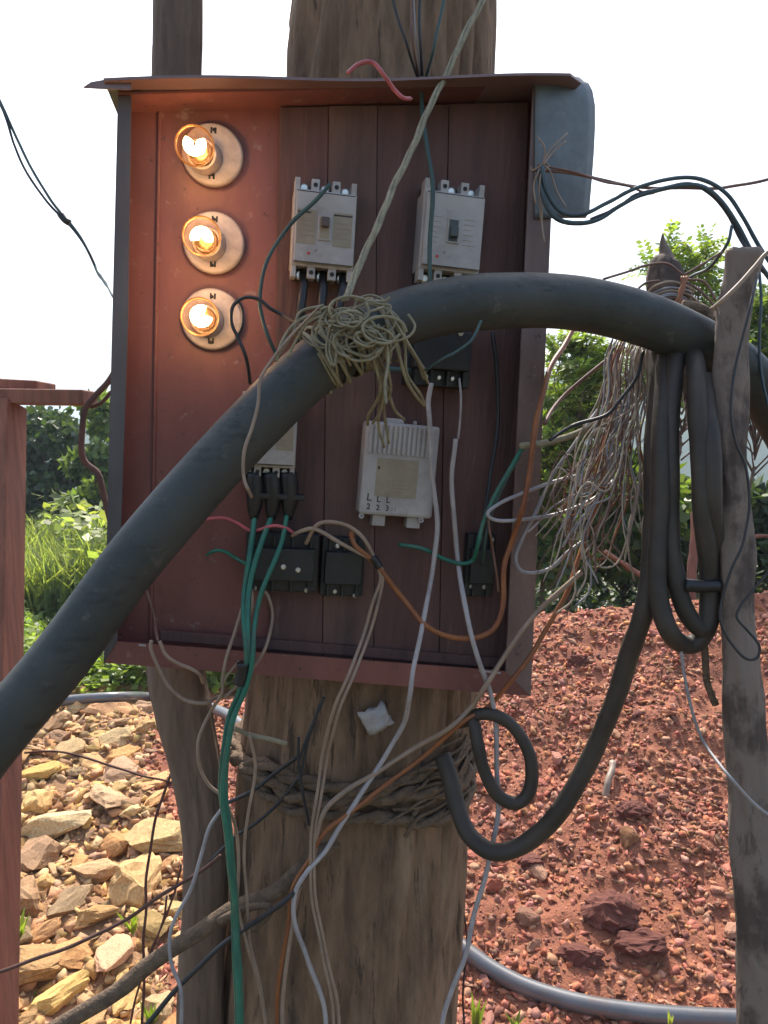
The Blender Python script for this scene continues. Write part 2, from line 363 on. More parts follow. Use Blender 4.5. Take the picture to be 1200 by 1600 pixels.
def hull_mesh(name, n, flat, seed, m, rough=.17):
    bm = hull(n, flat, seed)
    bmesh.ops.subdivide_edges(bm, edges=bm.edges, cuts=3, use_grid_fill=True); bmesh.ops.smooth_vert(bm, verts=bm.verts, factor=.18, use_axis_x=True, use_axis_y=True, use_axis_z=True)
    for v in bm.verts:
        q = v.co * 2.1 + Vector((seed * 3.1, 0, 0)); e = abs(noise.noise(q)) * 1.6 + .5 * noise.noise(q * 2.6) + .3 * noise.noise(q * 6)
        st = noise.noise(Vector((v.co.z * 7 + seed, v.co.x * .6, 0)))      # bedding layers
        v.co *= 1 + rough * (e - .4) + .07 * st
    bmesh.ops.triangulate(bm, faces=bm.faces); bmesh.ops.recalc_face_normals(bm, faces=bm.faces)
    me = bpy.data.meshes.new(name); bm.to_mesh(me); bm.free(); me.materials.append(m); return me
big = [hull_mesh('rock', 20, random.choice((.45, .6, .75)), s, M['rock']) for s in range(14)]
bigs = [hull_mesh('stone', 16, random.choice((.5, .65, .85)), 50 + s, M['stone']) for s in range(12)]
hv = [hull_arr(9, f, 100 + i) for i, f in enumerate((.4, .6, .8, .5, .35, .5, .7, .55))]
def place(name, meshes, x, y, s, parent, sink=.42, tilt=.5, m=None):
    o = bpy.data.objects.new(name, random.choice(meshes)); col.objects.link(o); o.parent = parent
    slope = math.atan2(float(terrain(x, y + .05) - terrain(x, y - .05)), .1)
    o.rotation_euler = (slope * .8 + random.gauss(0, tilt * .5), random.gauss(0, tilt * .4), random.uniform(0, 6.28))
    o.scale = (s * random.uniform(.8, 1.3), s * random.uniform(.7, 1.1), s * random.uniform(.7, 1.1))
    o.location = (x, y, float(terrain(x, y)) + s * (.5 - sink) * .9); return o
def spread_pts(n, xr, yr, smin, smax, pw=2.2, reject=.78, test=None, keep=None):
    out = list(keep or []); tries = 0; base = len(out)
    sizes = sorted([smin + (smax - smin) * random.random() ** pw for _ in range(n)], reverse=True)
    for s in sizes:
        for _ in range(25):
            x = random.uniform(*xr); y = random.uniform(*yr)
            if test and not test(x, y): continue
            if all((x - a) ** 2 + (y - b) ** 2 > ((s + c) * reject) ** 2 for a, b, c in out): out.append((x, y, s)); break
    return out[base:]
def gpoint(px, py):      # point of the terrain seen through a pixel
    r = ray(px, py); t = 1.2
    while t < 9:
        p = CAM + r * t
        if p.z < float(terrain(p.x, p.y)): break
        t += .01
    return p.x, p.y
hand = []
for px, py, s, lab in ((250, 1318, .145, 'largest ochre rock with a flat shaded front face'), (95, 1300, .105, None), (170, 1258, .10, None), (60, 1345, .085, None),
                       (215, 1395, .11, 'ochre boulder with a crumbly top beside the thin trunk'), (150, 1440, .055, 'small pale pink-white pointed rock'), (50, 1520, .12, None), (110, 1500, .07, None),
                       (180, 1500, .075, None), (110, 1180, .09, None), (190, 1215, .10, None), (60, 1215, .08, None), (20, 1290, .08, None), (150, 1370, .075, None), (30, 1420, .1, None), (230, 1460, .07, None)):
    s *= 1.12; x, y = gpoint(px, py); o = place('rock', big, x, y, s, heap, .25, .25); hand.append((x, y, s))
    if lab: o['label'] = lab
for x, y, s in spread_pts(284, (-2.6, -.40), (1.8, 3.75), .024, .10, 2.0, .60, lambda x, y: x < bound(y) + .03 and x > -.62 * y - .2, hand):
    place('rock', big, x, y, s, heap)
handr = []
for px, py, s, lab in ((982, 1316, .05, 'grey-pink blocky stone in the middle of the red mound'), (1085, 1195, .045, None), (870, 1190, .045, None), (968, 1105, .04, None), (1145, 1460, .04, None),
                       (840, 1370, .045, None), (825, 1440, .045, None), (935, 1082, .035, 'whitish chip of stone near the hanging cable'), (958, 1150, .035, 'pale pointed stone beside the hanging cable'), (990, 920, .05, 'round dark stone on the crest of the mound'),
                       (1045, 1120, .035, None), (770, 1390, .04, None), (1000, 1355, .03, None), (780, 1285, .03, None)):
    x, y = gpoint(px, py); o = place('stone', bigs, x, y, s, mound, .2, .4); handr.append((x, y, s))
    if lab: o['label'] = lab
for px, py, s in ((955, 1430, .11), (905, 1500, .07), (985, 1270, .07), (700 + 130, 1350, .05), (905, 1035, .06), (1000, 1480, .08)):
    x, y = gpoint(px, py); V, Fc = hull_arr(60, .6, int(px))
    o = bpy.data.objects.new('soil_clod', hull_mesh('soil_clod', 40, .7, int(px), M['clod'], .3)); col.objects.link(o); o.parent = mound; o.location = (x, y, float(terrain(x, y)) + s * .1); o.scale = (s * .9, s * .9, s * .75); handr.append((x, y, s))
for x, y, s in spread_pts(280, (-.75, 2.4), (1.8, 3.8), .013, .034, 1.8, .8, lambda x, y: x > bound(y) and x < .6 * y + .15, handr + hand):
    place('stone', bigs, x, y, s, mound)
def scatter(name, n, xr, yr, smin, smax, pw, m, parent, test, lift=.05):
    x = rng.uniform(*xr, n); y = rng.uniform(*yr, n); k = test(x, y); x, y = x[k], y[k]; n = len(x)
    s = smin + (smax - smin) * rng.random(n) ** pw; z = terrain(x, y) + s * lift
    Vs = []; Fs = []; base = 0; wh = rng.integers(0, len(hv), n)
    for h in range(len(hv)):
        idx = np.where(wh == h)[0]; V0, F0 = hv[h]; k = len(idx)
        q = rng.standard_normal((k, 4)); q /= np.linalg.norm(q, axis=1)[:, None]; q[:, 1:3] *= .45; q /= np.linalg.norm(q, axis=1)[:, None]
        a, b, c, d = q.T
        Rm = np.stack([1 - 2 * (c * c + d * d), 2 * (b * c - a * d), 2 * (b * d + a * c), 2 * (b * c + a * d), 1 - 2 * (b * b + d * d), 2 * (c * d - a * b), 2 * (b * d - a * c), 2 * (c * d + a * b), 1 - 2 * (b * b + c * c)], 1).reshape(k, 3, 3)
        W = np.einsum('kij,vj->kvi', Rm, V0) * (s[idx] * rng.uniform(.8, 1.2, k))[:, None, None]
        W += np.stack([x[idx], y[idx], z[idx]], 1)[:, None, :]
        Vs.append(W.reshape(-1, 3)); Fs.append((F0[None] + (np.arange(k) * len(V0))[:, None, None] + base).reshape(-1, 3)); base += k * len(V0)
    o = npmesh(name, np.concatenate(Vs), np.concatenate(Fs), m, parent); o['kind'] = 'stuff'; return o
scatter('rock_chips', 26000, (-3.2, .0), (1.5, 3.95), .003, .042, 2.6, M['rock_stuff'], heap, lambda x, y: (x < bound(y)) & (x > -.62 * y - .4))
scatter('red_chips', 2600, (-1.3, -.3), (1.5, 3.95), .005, .016, 2, M['stone_stuff'], heap, lambda x, y: (x < bound(y)) & (x > bound(y) - .35 + .3 * np.sin(y * 9)))
scatter('gravel', 115000, (-1.4, 3.0), (1.5, 4.2), .0025, .024, 2.7, M['stone_stuff'], mound, lambda x, y: (x > bound(y) - .04) & (x < .62 * y + .4) & (rng.random(len(x)) < .55 + .5 * np.sin(x * 5.3 + 2 * np.sin(y * 3.1)) * np.sin(y * 6.1 + 1.7 * np.sin(x * 4)) + .1))

# ---------------------------------------------------------------- foliage
def quads(C, U, Wd, Ln, Nn=None):   # leaf blades: centre base C, direction U, width dir Wd -> 2 tris as rhombus
    n = len(C); V = np.stack([C, C + U * .5 * Ln + Wd, C + U * Ln, C + U * .5 * Ln - Wd], 1).reshape(-1, 3)
    Fc = np.arange(4 * n).reshape(n, 4); return V, Fc
def unit(a): return a / np.linalg.norm(a, axis=1)[:, None]
def leaf_cloud(name, centers, radii, n, size, m, parent=None, droop=.3):
    ci = rng.integers(0, len(centers), n); c = np.array(centers)[ci]; r = np.array(radii)[ci]
    d = unit(rng.standard_normal((n, 3))); rr = rng.random(n) ** .45
    C = c + d * (r * rr[:, None])
    U = unit(d * .5 + rng.standard_normal((n, 3)) * .7 + np.array([0, 0, -droop]))
    W_ = unit(np.cross(U, rng.standard_normal((n, 3)))) ; s = size * rng.uniform(.6, 1.35, n)[:, None]
    V, Fc = quads(C, U, W_ * s * .33, s)
    return npmesh(name, V, Fc, m, parent)
def branch(mb, p, q, r0, r1, bend=.1):
    a, b = Vector(p), Vector(q); mid = (a + b) / 2 + Vector((random.gauss(0, bend), random.gauss(0, bend), random.gauss(0, bend * .4))) * (b - a).length
    pts = spline([a, mid, b], 4); mb.tube(pts, [r0 + (r1 - r0) * i / (len(pts) - 1) for i in range(len(pts))], 5)
def tree(name, label, cat, px, dep, topy, wpx, n, size, m, group=None, basey=None, clumps=14, seed=0):
    random.seed(seed)
    top = P(px, topy, dep); b = Vector((top.x + random.uniform(-.1, .1), top.y, 0)); H = top.z; wr = wpx * dep / F / 2
    e = empty(name, label, cat, loc=b, group=group)
    tr = MB(); fork = Vector((0, 0, H * .4)); branch(tr, (0, 0, -.1), fork, .03 * H / 2.5, .02 * H / 2.5, .04)
    cs = []; rs = []; low = (P(px, basey, dep).z if basey else H * .35)
    for k in range(clumps):
        c = Vector((random.uniform(-1, 1) * wr * .8, random.uniform(-1, 1) * wr * .6, random.uniform(low, H * .93)))
        edge = 1 - .55 * max(0, (c.z - low) / (H - low)) ; c.x *= edge
        cs.append(c); q = wr * random.uniform(.22, .4); rs.append((q, q, q * random.uniform(.5, .85)))
    for c in cs: branch(tr, fork * random.uniform(.6, 1), c, .011, .004, .12)
    tr.build('trunk', M['bark_smooth'], e, smooth=True)
    leaf_cloud('crown', [tuple(c) for c in cs], rs, n, size, m, e); return e
def pinnate(name, px, dep, topy, wpx, nl, seed, label, m, lowy=700, lsz=.046):
    random.seed(seed); r2 = np.random.default_rng(seed)
    top = P(px, topy, dep); H = top.z; wr = wpx * dep / F / 2; e = empty(name, label, 'tree', loc=Vector((top.x, top.y, 0)), group='young trees behind the red mound')
    tr = MB(); Cs = []; Us = []; Ws = []; low = P(px, lowy, dep).z
    branch(tr, (0, 0, -.1), (0, 0, H * .55), .018, .012, .05)
    for k in range(nl):
        z = low + (H * .97 - low) * (k + random.random()) / nl; a = random.uniform(0, 6.28); ed = math.sqrt(max(.08, 1 - ((z - low) / (H - low)) ** 2))
        tip = Vector((math.cos(a) * wr * ed * random.uniform(.3, 1), math.sin(a) * wr * ed * random.uniform(.2, .8), z)); st = Vector((0, 0, max(.2, z - random.uniform(.25, .5))))
        if random.random() < .5: branch(tr, st, tip, .006, .0025, .12)
        for _ in range(4):
            di = Vector((random.gauss(0, 1), random.gauss(0, 1), random.gauss(.2, .7))).normalized(); ln = random.uniform(.12, .2)
            tr.tube([tip, tip + di * ln], .0012, 3)
            sd = di.cross(Vector((random.gauss(0, .3), random.gauss(0, .3), 1))).normalized(); nrm = sd.cross(di)
            for j in range(7):
                b = tip + di * ln * (j + 1) / 7
                for s_ in (1, -1):
                    u = (sd * s_ + di * .35 - nrm * random.uniform(-.1, .35)).normalized(); Cs.append(b[:]); Us.append(u[:]); Ws.append(u.cross(nrm).normalized()[:])
    C, U, W_ = map(np.array, (Cs, Us, Ws)); s = lsz * r2.uniform(.7, 1.25, len(C))[:, None]
    V, Fc = quads(C, U, W_ * s * .26, s)
    tr.build('trunk', M['bark_smooth'], e, smooth=True); npmesh('crown', V, Fc, m, e); return e
bushes = 'dense bushes behind the meadow'
tree('hedge_bush', 'dense dark bush directly above the long grass, left of the cabinet', 'bush', 75, 10.5, 632, 190, 9000, .12, M['leaf_dark'], bushes, 800, 26, 1)
tree('hedge_bush', 'lighter feathery bush whose top rises beside the cabinet edge', 'bush', 165, 9.5, 588, 150, 7000, .11, M['leaf'], bushes, 820, 20, 2)
tree('hedge_bush', 'bush behind the red post at the left border', 'bush', -60, 11, 650, 200, 6000, .12, M['leaf_dark'], bushes, 800, 20, 3)
tree('hedge_bush', 'dark bush mostly hidden behind the cabinet', 'bush', 300, 10, 700, 260, 6000, .12, M['leaf_dark'], bushes, 860, 20, 4)
pinnate('feathery_tree', 1075, 4.7, 372, 210, 120, 11, 'feathery young tree rising between the forks of the grey post', M['leaf_bright'], 620)
pinnate('feathery_tree', 1190, 4.9, 455, 170, 130, 12, 'leafy young tree at the right border beyond the grey post', M['leaf'], 640)
pinnate('feathery_tree', 905, 4.9, 508, 150, 105, 13, 'bright young tree just right of the cabinet edge', M['leaf_bright'], 760, .052)
sh = 'shrubs growing behind the red mound'
tree('leafy_shrub', 'yellow-green shrub low against the right cabinet edge', 'shrub', 870, 5.3, 600, 170, 2500, .115, M['leaf_bright'], sh, 880, 16, 21)
tree('leafy_shrub', 'mid green shrub seen through the dangling wires', 'shrub', 960, 5.6, 680, 230, 3800, .11, M['leaf'], sh, 900, 20, 22)
tree('leafy_shrub', 'dark shrub between the hanging cables and the post', 'shrub', 1060, 5.9, 730, 200, 4200, .11, M['leaf_dark'], sh, 900, 18, 23)
tree('leafy_shrub', 'dark shrub right of the grey post above the gravel', 'shrub', 1200, 5.4, 760, 190, 4200, .11, M['leaf_dark'], sh, 900, 18, 24)
tree('leafy_shrub', 'shrub behind the lower right corner of the cabinet', 'shrub', 790, 5.4, 720, 180, 2200, .10, M['leaf'], sh, 900, 14, 25)
random.seed(5)
# long meadow grass and leafy weeds: nobody could count them
def blades(name, n, xr, yr, hmin, hmax, m, wd=.012, test=None, zf=None):
    x = rng.uniform(*xr, n); y = rng.uniform(*yr, n)
    if test is not None: k = test(x, y); x, y = x[k], y[k]; n = len(x)
    z = zf(x, y) if zf else np.full(n, -.06); h = rng.uniform(hmin, hmax, n) * (.75 + .25 * np.sin(x * 3) * np.cos(y * 2.3))
    a = rng.uniform(0, 6.28, n); ln = rng.uniform(.1, .55, n); dx = np.cos(a) * ln * h; dy = np.sin(a) * ln * h
    wx = -np.sin(a + rng.normal(0, .8, n)) * wd; wy = np.cos(a) * wd
    b = np.stack([x, y, z], 1); wv = np.stack([wx, wy, np.zeros(n)], 1)
    m1 = b + np.stack([dx * .25, dy * .25, h * .55], 1); t = b + np.stack([dx, dy, h * rng.uniform(.75, 1, n)], 1)
    V = np.stack([b - wv, b + wv, m1 + wv * .9, m1 - wv * .9, t + wv * .1, t - wv * .1], 1).reshape(-1, 3)
    i = np.arange(n)[:, None] * 6; Fc = np.concatenate([i + np.array([[0, 1, 2, 3]]), i + np.array([[3, 2, 4, 5]])])
    o = npmesh(name, V, Fc, m); tag(o, kind='stuff'); return o
tag(blades('meadow_grass', 24000, (-5.5, -.6), (6.3, 9.3), .45, .95, M['grass'], .013, lambda x, y: (x < -.17 * y) & (x > -.56 * y)), 'tall bright grass beyond the rubble', 'grass')
def weeds(name, n, xr, yr, h, size, m, test=None):
    x = rng.uniform(*xr, n); y = rng.uniform(*yr, n)
    if test is not None: k = test(x, y); x, y = x[k], y[k]; n = len(x)
    z = rng.random(n) ** .8 * h * (.6 + .4 * np.sin(x * 5 + y * 3)) - .05
    C = np.stack([x, y, z], 1); U = unit(np.stack([rng.normal(0, 1, n), rng.normal(0, 1, n), rng.normal(.25, .5, n)], 1)); W_ = unit(np.cross(U, rng.standard_normal((n, 3)) * .6 + np.array([0, 0, 1.5])))
    s = size * rng.uniform(.6, 1.3, n)[:, None]; V, Fc = quads(C, U, W_ * s * .3, s); o = npmesh(name, V, Fc, m); tag(o, kind='stuff'); return o
tag(weeds('leafy_weeds', 15000, (-3.4, -.4), (4.5, 6.3), .62, .075, M['leaf_bright'], lambda x, y: (x < -.1 * y) & (x > -.58 * y)), 'low leafy weeds between rubble and grass', 'weeds')
tag(weeds('meadow_herbs', 9000, (-5.5, -.6), (6.3, 9.3), 1.0, .13, M['grass'], lambda x, y: (x < -.17 * y) & (x > -.56 * y)), 'broad-leaved herbs mixed into the tall grass', 'herbs')
tag(weeds('undergrowth', 16000, (.6, 4.2), (4.9, 7.5), .95, .075, M['leaf_dark'], lambda x, y: x < .62 * y), 'dark leafy undergrowth behind the mound', 'weeds')
tag(weeds('low_weeds', 6000, (-1.3, .8), (4.6, 7), .5, .07, M['leaf']), 'low weeds behind the pole', 'weeds')

# ---------------------------------------------------------------- trunks
def trunk(name, label, cat, st, m, nr=110, na=80, furrow=.006, lump=.01, seed=0, mode='P', freq=7, cap=0):
    """st: list of (px_left, px_right, py, depth)"""
    cs = [P((a + b) / 2, y, d) for a, b, y, d in st]; rs = [(b - a) / 2 / F * d for a, b, y, d in st]
    c4 = spline([Vector((*c,)) for c in cs], nr // (len(st) - 1)); rr = spline([Vector((r, 0, 0)) for r in rs], nr // (len(st) - 1))
    o0 = c4[0] if c4[0].z < c4[-1].z else c4[-1]; V = []; n = len(c4)
    for i, (c, r) in enumerate(zip(c4, rr)):
        for k in range(na):
            a = 2 * math.pi * k / na; ca, sa = math.cos(a), math.sin(a)
            q = Vector((ca * freq * .5, sa * freq * .5, c.z * 2.2 + seed)); e = noise.noise(Vector((ca * 1.3, sa * 1.3, c.z * 1.1 + seed)))
            f1 = abs(noise.noise(q + Vector((0, 0, .6 * e)))); f2 = noise.noise(q * 3.1)
            rad = r.x + lump * e - furrow * (1 - min(1, f1 * 5)) * 1.1 + furrow * .5 * f2
            V.append((c.x + ca * rad - o0.x, c.y + sa * rad - o0.y, c.z - o0.z))
    Fc = [(j * na + k, j * na + (k + 1) % na, (j + 1) * na + (k + 1) % na, (j + 1) * na + k) for j in range(n - 1) for k in range(na)]
    if c4[0].z > c4[-1].z: Fc = [f[::-1] for f in Fc]
    b = MB(); b.v = V; b.f = Fc + [tuple(range(na)), tuple(range((n - 1) * na, n * na))[::-1]]
    o = b.build(name, m, smooth=True, loc=o0); return tag(o, label, cat)
trunk('wooden_pole', 'thick bark-covered wooden pole that carries the cabinet', 'pole',
      [(468, 780, -700, 1.12), (462, 779, -200, 1.14), (458, 777, 0, 1.155), (447, 775, 115, 1.16), (430, 760, 500, 1.18), (385, 738, 1080, 1.225), (370, 727, 1250, 1.24), (352, 719, 1450, 1.255), (342, 712, 1620, 1.265), (325, 715, 2340, 1.30)],
      M['bark'], 260, 150, .010, .009, 3, freq=11)
trunk('slim_pole', 'slim crooked trunk left of the thick pole, running up behind the cabinet', 'pole',
      [(240, 318, -700, 1.05), (238, 315, 0, 1.07), (236, 313, 115, 1.075), (225, 305, 500, 1.10), (228, 318, 1000, 1.15), (240, 332, 1110, 1.15), (264, 347, 1200, 1.15), (283, 360, 1300, 1.15), (284, 357, 1420, 1.15), (275, 350, 1600, 1.15), (270, 350, 2400, 1.17)],
      M['bark_smooth'], 150, 60, .0018, .004, 9, freq=6)
# forked stake on the right
fp = empty('forked_stake', 'grey blotchy forked stake with a broken splintered prong on the right', 'post', loc=P(1180, 2700, .84) * 1)
fo = fp.location
def limb(st, m, seed, na=40, furrow=.0022, lump=.007, top=None):
    cs = [P((a + b) / 2, y, d) for a, b, y, d in st]; rs = [(b - a) / 2 / F * d for a, b, y, d in st]
    c4 = spline(cs, 12); rr = spline([Vector((r, 0, 0)) for r in rs], 12); V = []; n = len(c4)
    for i, (c, r) in enumerate(zip(c4, rr)):
        t = (c4[min(i + 1, n - 1)] - c4[max(0, i - 1)]).normalized(); u = (Vector((0, 1, 0)) - t * t.y).normalized(); v = t.cross(u)
        for k in range(na):
            a = 2 * math.pi * k / na; ca, sa = math.cos(a), math.sin(a); e = noise.noise(Vector((ca, sa, c.z * 4 + seed))); g_ = noise.noise(Vector((ca * 4, sa * 4, c.z * 14 + seed)))
            rad = max(.0008, r.x + min(lump, r.x * .3) * (e + .35 * noise.noise(Vector((ca * 2, sa * 2, c.z * 22 + seed)))) + min(furrow, r.x * .1) * g_); w_ = c + (u * ca + v * sa) * rad
            if top and i == n - 1: w_ += t * top * (.5 + noise.noise(Vector((ca * 3, sa * 3, seed))))
            V.append(w_ - fo)
    b = MB(); b.v = V; b.f = [(j * na + k, j * na + (k + 1) % na, (j + 1) * na + (k + 1) % na, (j + 1) * na + k) for j in range(n - 1) for k in range(na)] + [tuple(range(na))[::-1], tuple(range((n - 1) * na, n * na))]
    return b.build('prong', m, fp, smooth=True)
o = limb([(1160, 1235, 2700, .84), (1158, 1226, 1900, .84), (1156, 1222, 1600, .84), (1152, 1214, 1450, .84), (1140, 1206, 1320, .84), (1136, 1193, 1200, .84), (1128, 1190, 1080, .84), (1127, 1178, 960, .845), (1116, 1176, 850, .85), (1116, 1163, 740, .85), (1112, 1162, 650, .85), (1120, 1165, 520, .85), (1131, 1177, 440, .85), (1132, 1188, 400, .85)], M['bark_grey'], 2, top=.006)
o.name = 'trunk'
o = limb([(1125, 1170, 830, .865), (1094, 1160, 740, .89), (1075, 1135, 650, .935), (1052, 1110, 560, .965), (1022, 1082, 490, .985), (1010, 1072, 448, .99), (1014, 1060, 415, .99), (1028, 1050, 398, .99), (1031, 1041, 380, .99), (1034, 1037, 366, .99)], M['bark_grey'], 5)
o['label'] = 'broken prong ending in a long splinter'

# ---------------------------------------------------------------- cabinet
cabinet = empty('electrical_cabinet', 'open rust-red sheet steel cabinet strapped to the wooden pole', 'cabinet', mw=CMAT)
def slab(name, poly, d0, d1, m, df=None, bevel=0, label=None, parent=None):
    df = d1 if df is None else df
    pl = [L(x, y, df)[:2] for x, y in poly]
    return MB().prism(pl, d0, d1).build(name, m, parent or cabinet, bevel=bevel, label=label)
DW = .052
slab('back_panel', [(185, 141), (869, 134), (828, 1087), (163, 1035)], -.003, 0, M['red_steel'], DW)
slab('side_wall', [(184, 150), (188, 150), (166, 1036), (162, 1036)], 0, DW - .003, M['red_steel'], DW)
slab('side_wall', [(866, 130), (870, 130), (829, 1088), (825, 1088)], 0, DW - .003, M['red_steel'], DW)
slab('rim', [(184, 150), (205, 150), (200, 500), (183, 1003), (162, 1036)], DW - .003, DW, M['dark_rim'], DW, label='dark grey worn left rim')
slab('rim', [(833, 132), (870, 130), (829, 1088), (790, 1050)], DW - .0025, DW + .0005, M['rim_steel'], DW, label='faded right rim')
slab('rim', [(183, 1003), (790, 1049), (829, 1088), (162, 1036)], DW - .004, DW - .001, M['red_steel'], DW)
# floor and ceiling sheets
def hsheet(name, pa, pb, d0, d1, th, m, df, extra=None):
    a = L(*pa, df); b = L(*pb, df)
    mb = MB(); t = (Vector((b[0], b[1], 0)) - Vector((a[0], a[1], 0))); nrm = Vector((-t.y, t.x, 0)).normalized() * th
    A, B = Vector((a[0], a[1], 0)), Vector((b[0], b[1], 0)); N_ = 24; vs = []
    for k in range(N_ + 1):
        p = A.lerp(B, k / N_); wv = (extra or (lambda u: 0))(k / N_)
        for off, dd in ((0, d0), (0, d1 + wv), (1, d1 + wv), (1, d0)): vs.append(p + nrm * off + Vector((0, 0, dd)))
    fs = [(4 * k + j, 4 * k + (j + 1) % 4, 4 * k + 4 + (j + 1) % 4, 4 * k + 4 + j) for k in range(N_) for j in range(4)] + [(3, 2, 1, 0), (4 * N_, 4 * N_ + 1, 4 * N_ + 2, 4 * N_ + 3)]
    return mb.add(vs, fs).build(name, m, cabinet)
hsheet('floor_sheet', (163, 1033), (828, 1086), 0, DW - .005, .003, M['red_steel'], DW)
hsheet('ceiling_sheet', (184, 148), (868, 133), 0, DW, .003, M['red_steel'], DW)
M['lid'] = mat('glossy_red_lid', (.17, .105, .10), (.12, .07, .066), .28, 10, bump=.03, spec=.6)
lid = hsheet('lid', (168, 141), (905, 134), -.04, .076, .003, M['lid'], DW, lambda u: .006 * math.sin(u * 9) - (.02 if u > .97 else 0)); lid['label'] = 'overhanging sheet lid with a dull pink edge'
slab('lid_corner', [(130, 136), (142, 128), (165, 124), (205, 124), (205, 139), (200, 140)], .068, .071, M['lid'], .071, label='torn corner sticking out left')
# bent sheet flap at the top right
fl = MB(); rows = []
prof = [(120, 905), (126, 912), (130, 920), (142, 926), (165, 930), (200, 930), (240, 928), (280, 925), (315, 922), (332, 921), (341, 915)]
for y, xr in prof:
    row = []
    for k in range(9):
        u = k / 8; x = 836 + (xr - 836) * u; row.append(L(x, y, DW + .004 - .045 * max(0, u - .25) ** 1.6))
    rows.append(row)
vs = [p for r_ in rows for p in r_]; nn = 9
fl.add(vs, [(j * nn + i, (j + 1) * nn + i, (j + 1) * nn + i + 1, j * nn + i + 1) for j in range(len(rows) - 1) for i in range(nn - 1)])
o = fl.build('bent_flap', M['galv'], cabinet, smooth=True, label='blue-grey sheet flap bent out to the right')
s_ = o.modifiers.new('solid', 'SOLIDIFY'); s_.thickness = .0018
# folded seam on the left of the back panel and boards on which the gear is screwed
slab('seam', [(247, 160), (252, 160), (238, 1000), (233, 1000)], 0, .004, M['red_steel'], .004, .001)
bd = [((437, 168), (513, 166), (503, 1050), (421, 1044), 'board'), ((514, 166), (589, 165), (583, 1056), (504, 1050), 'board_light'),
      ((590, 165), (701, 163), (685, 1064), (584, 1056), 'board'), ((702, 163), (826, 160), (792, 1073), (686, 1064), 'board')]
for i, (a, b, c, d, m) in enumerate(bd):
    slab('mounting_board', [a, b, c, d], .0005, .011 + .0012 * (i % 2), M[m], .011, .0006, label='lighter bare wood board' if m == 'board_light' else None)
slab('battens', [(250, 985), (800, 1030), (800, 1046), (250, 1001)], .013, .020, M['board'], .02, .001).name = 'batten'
slab('weld_seam', [(748, 1046), (782, 1050), (782, 1053), (748, 1049)], DW, DW + .001, M['white_wire'], DW)
slab('weld_seam', [(217, 1006), (228, 1007), (228, 1010), (217, 1009)], DW, DW + .001, M['white_wire'], DW)

BD = .0125
def device(name, label, cat, px, py, d, group=None, roll=0):
    x, y, _ = L(px, py, d)
    return empty(name, label, cat, mw=CMAT @ Matrix.Translation((x, y, d)) @ Matrix.Rotation(R(roll), 4, 'Z'), group=group)
def span(x0, y0, x1, y1, d, cx, cyy, d0):   # metres of a pixel box at plane d, relative to device origin at plane d0
    a = L(x0, y0, d); b = L(x1, y1, d); c = L(cx, cyy, d0); return a[0] - c[0], b[0] - c[0], b[1] - c[1], a[1] - c[1]

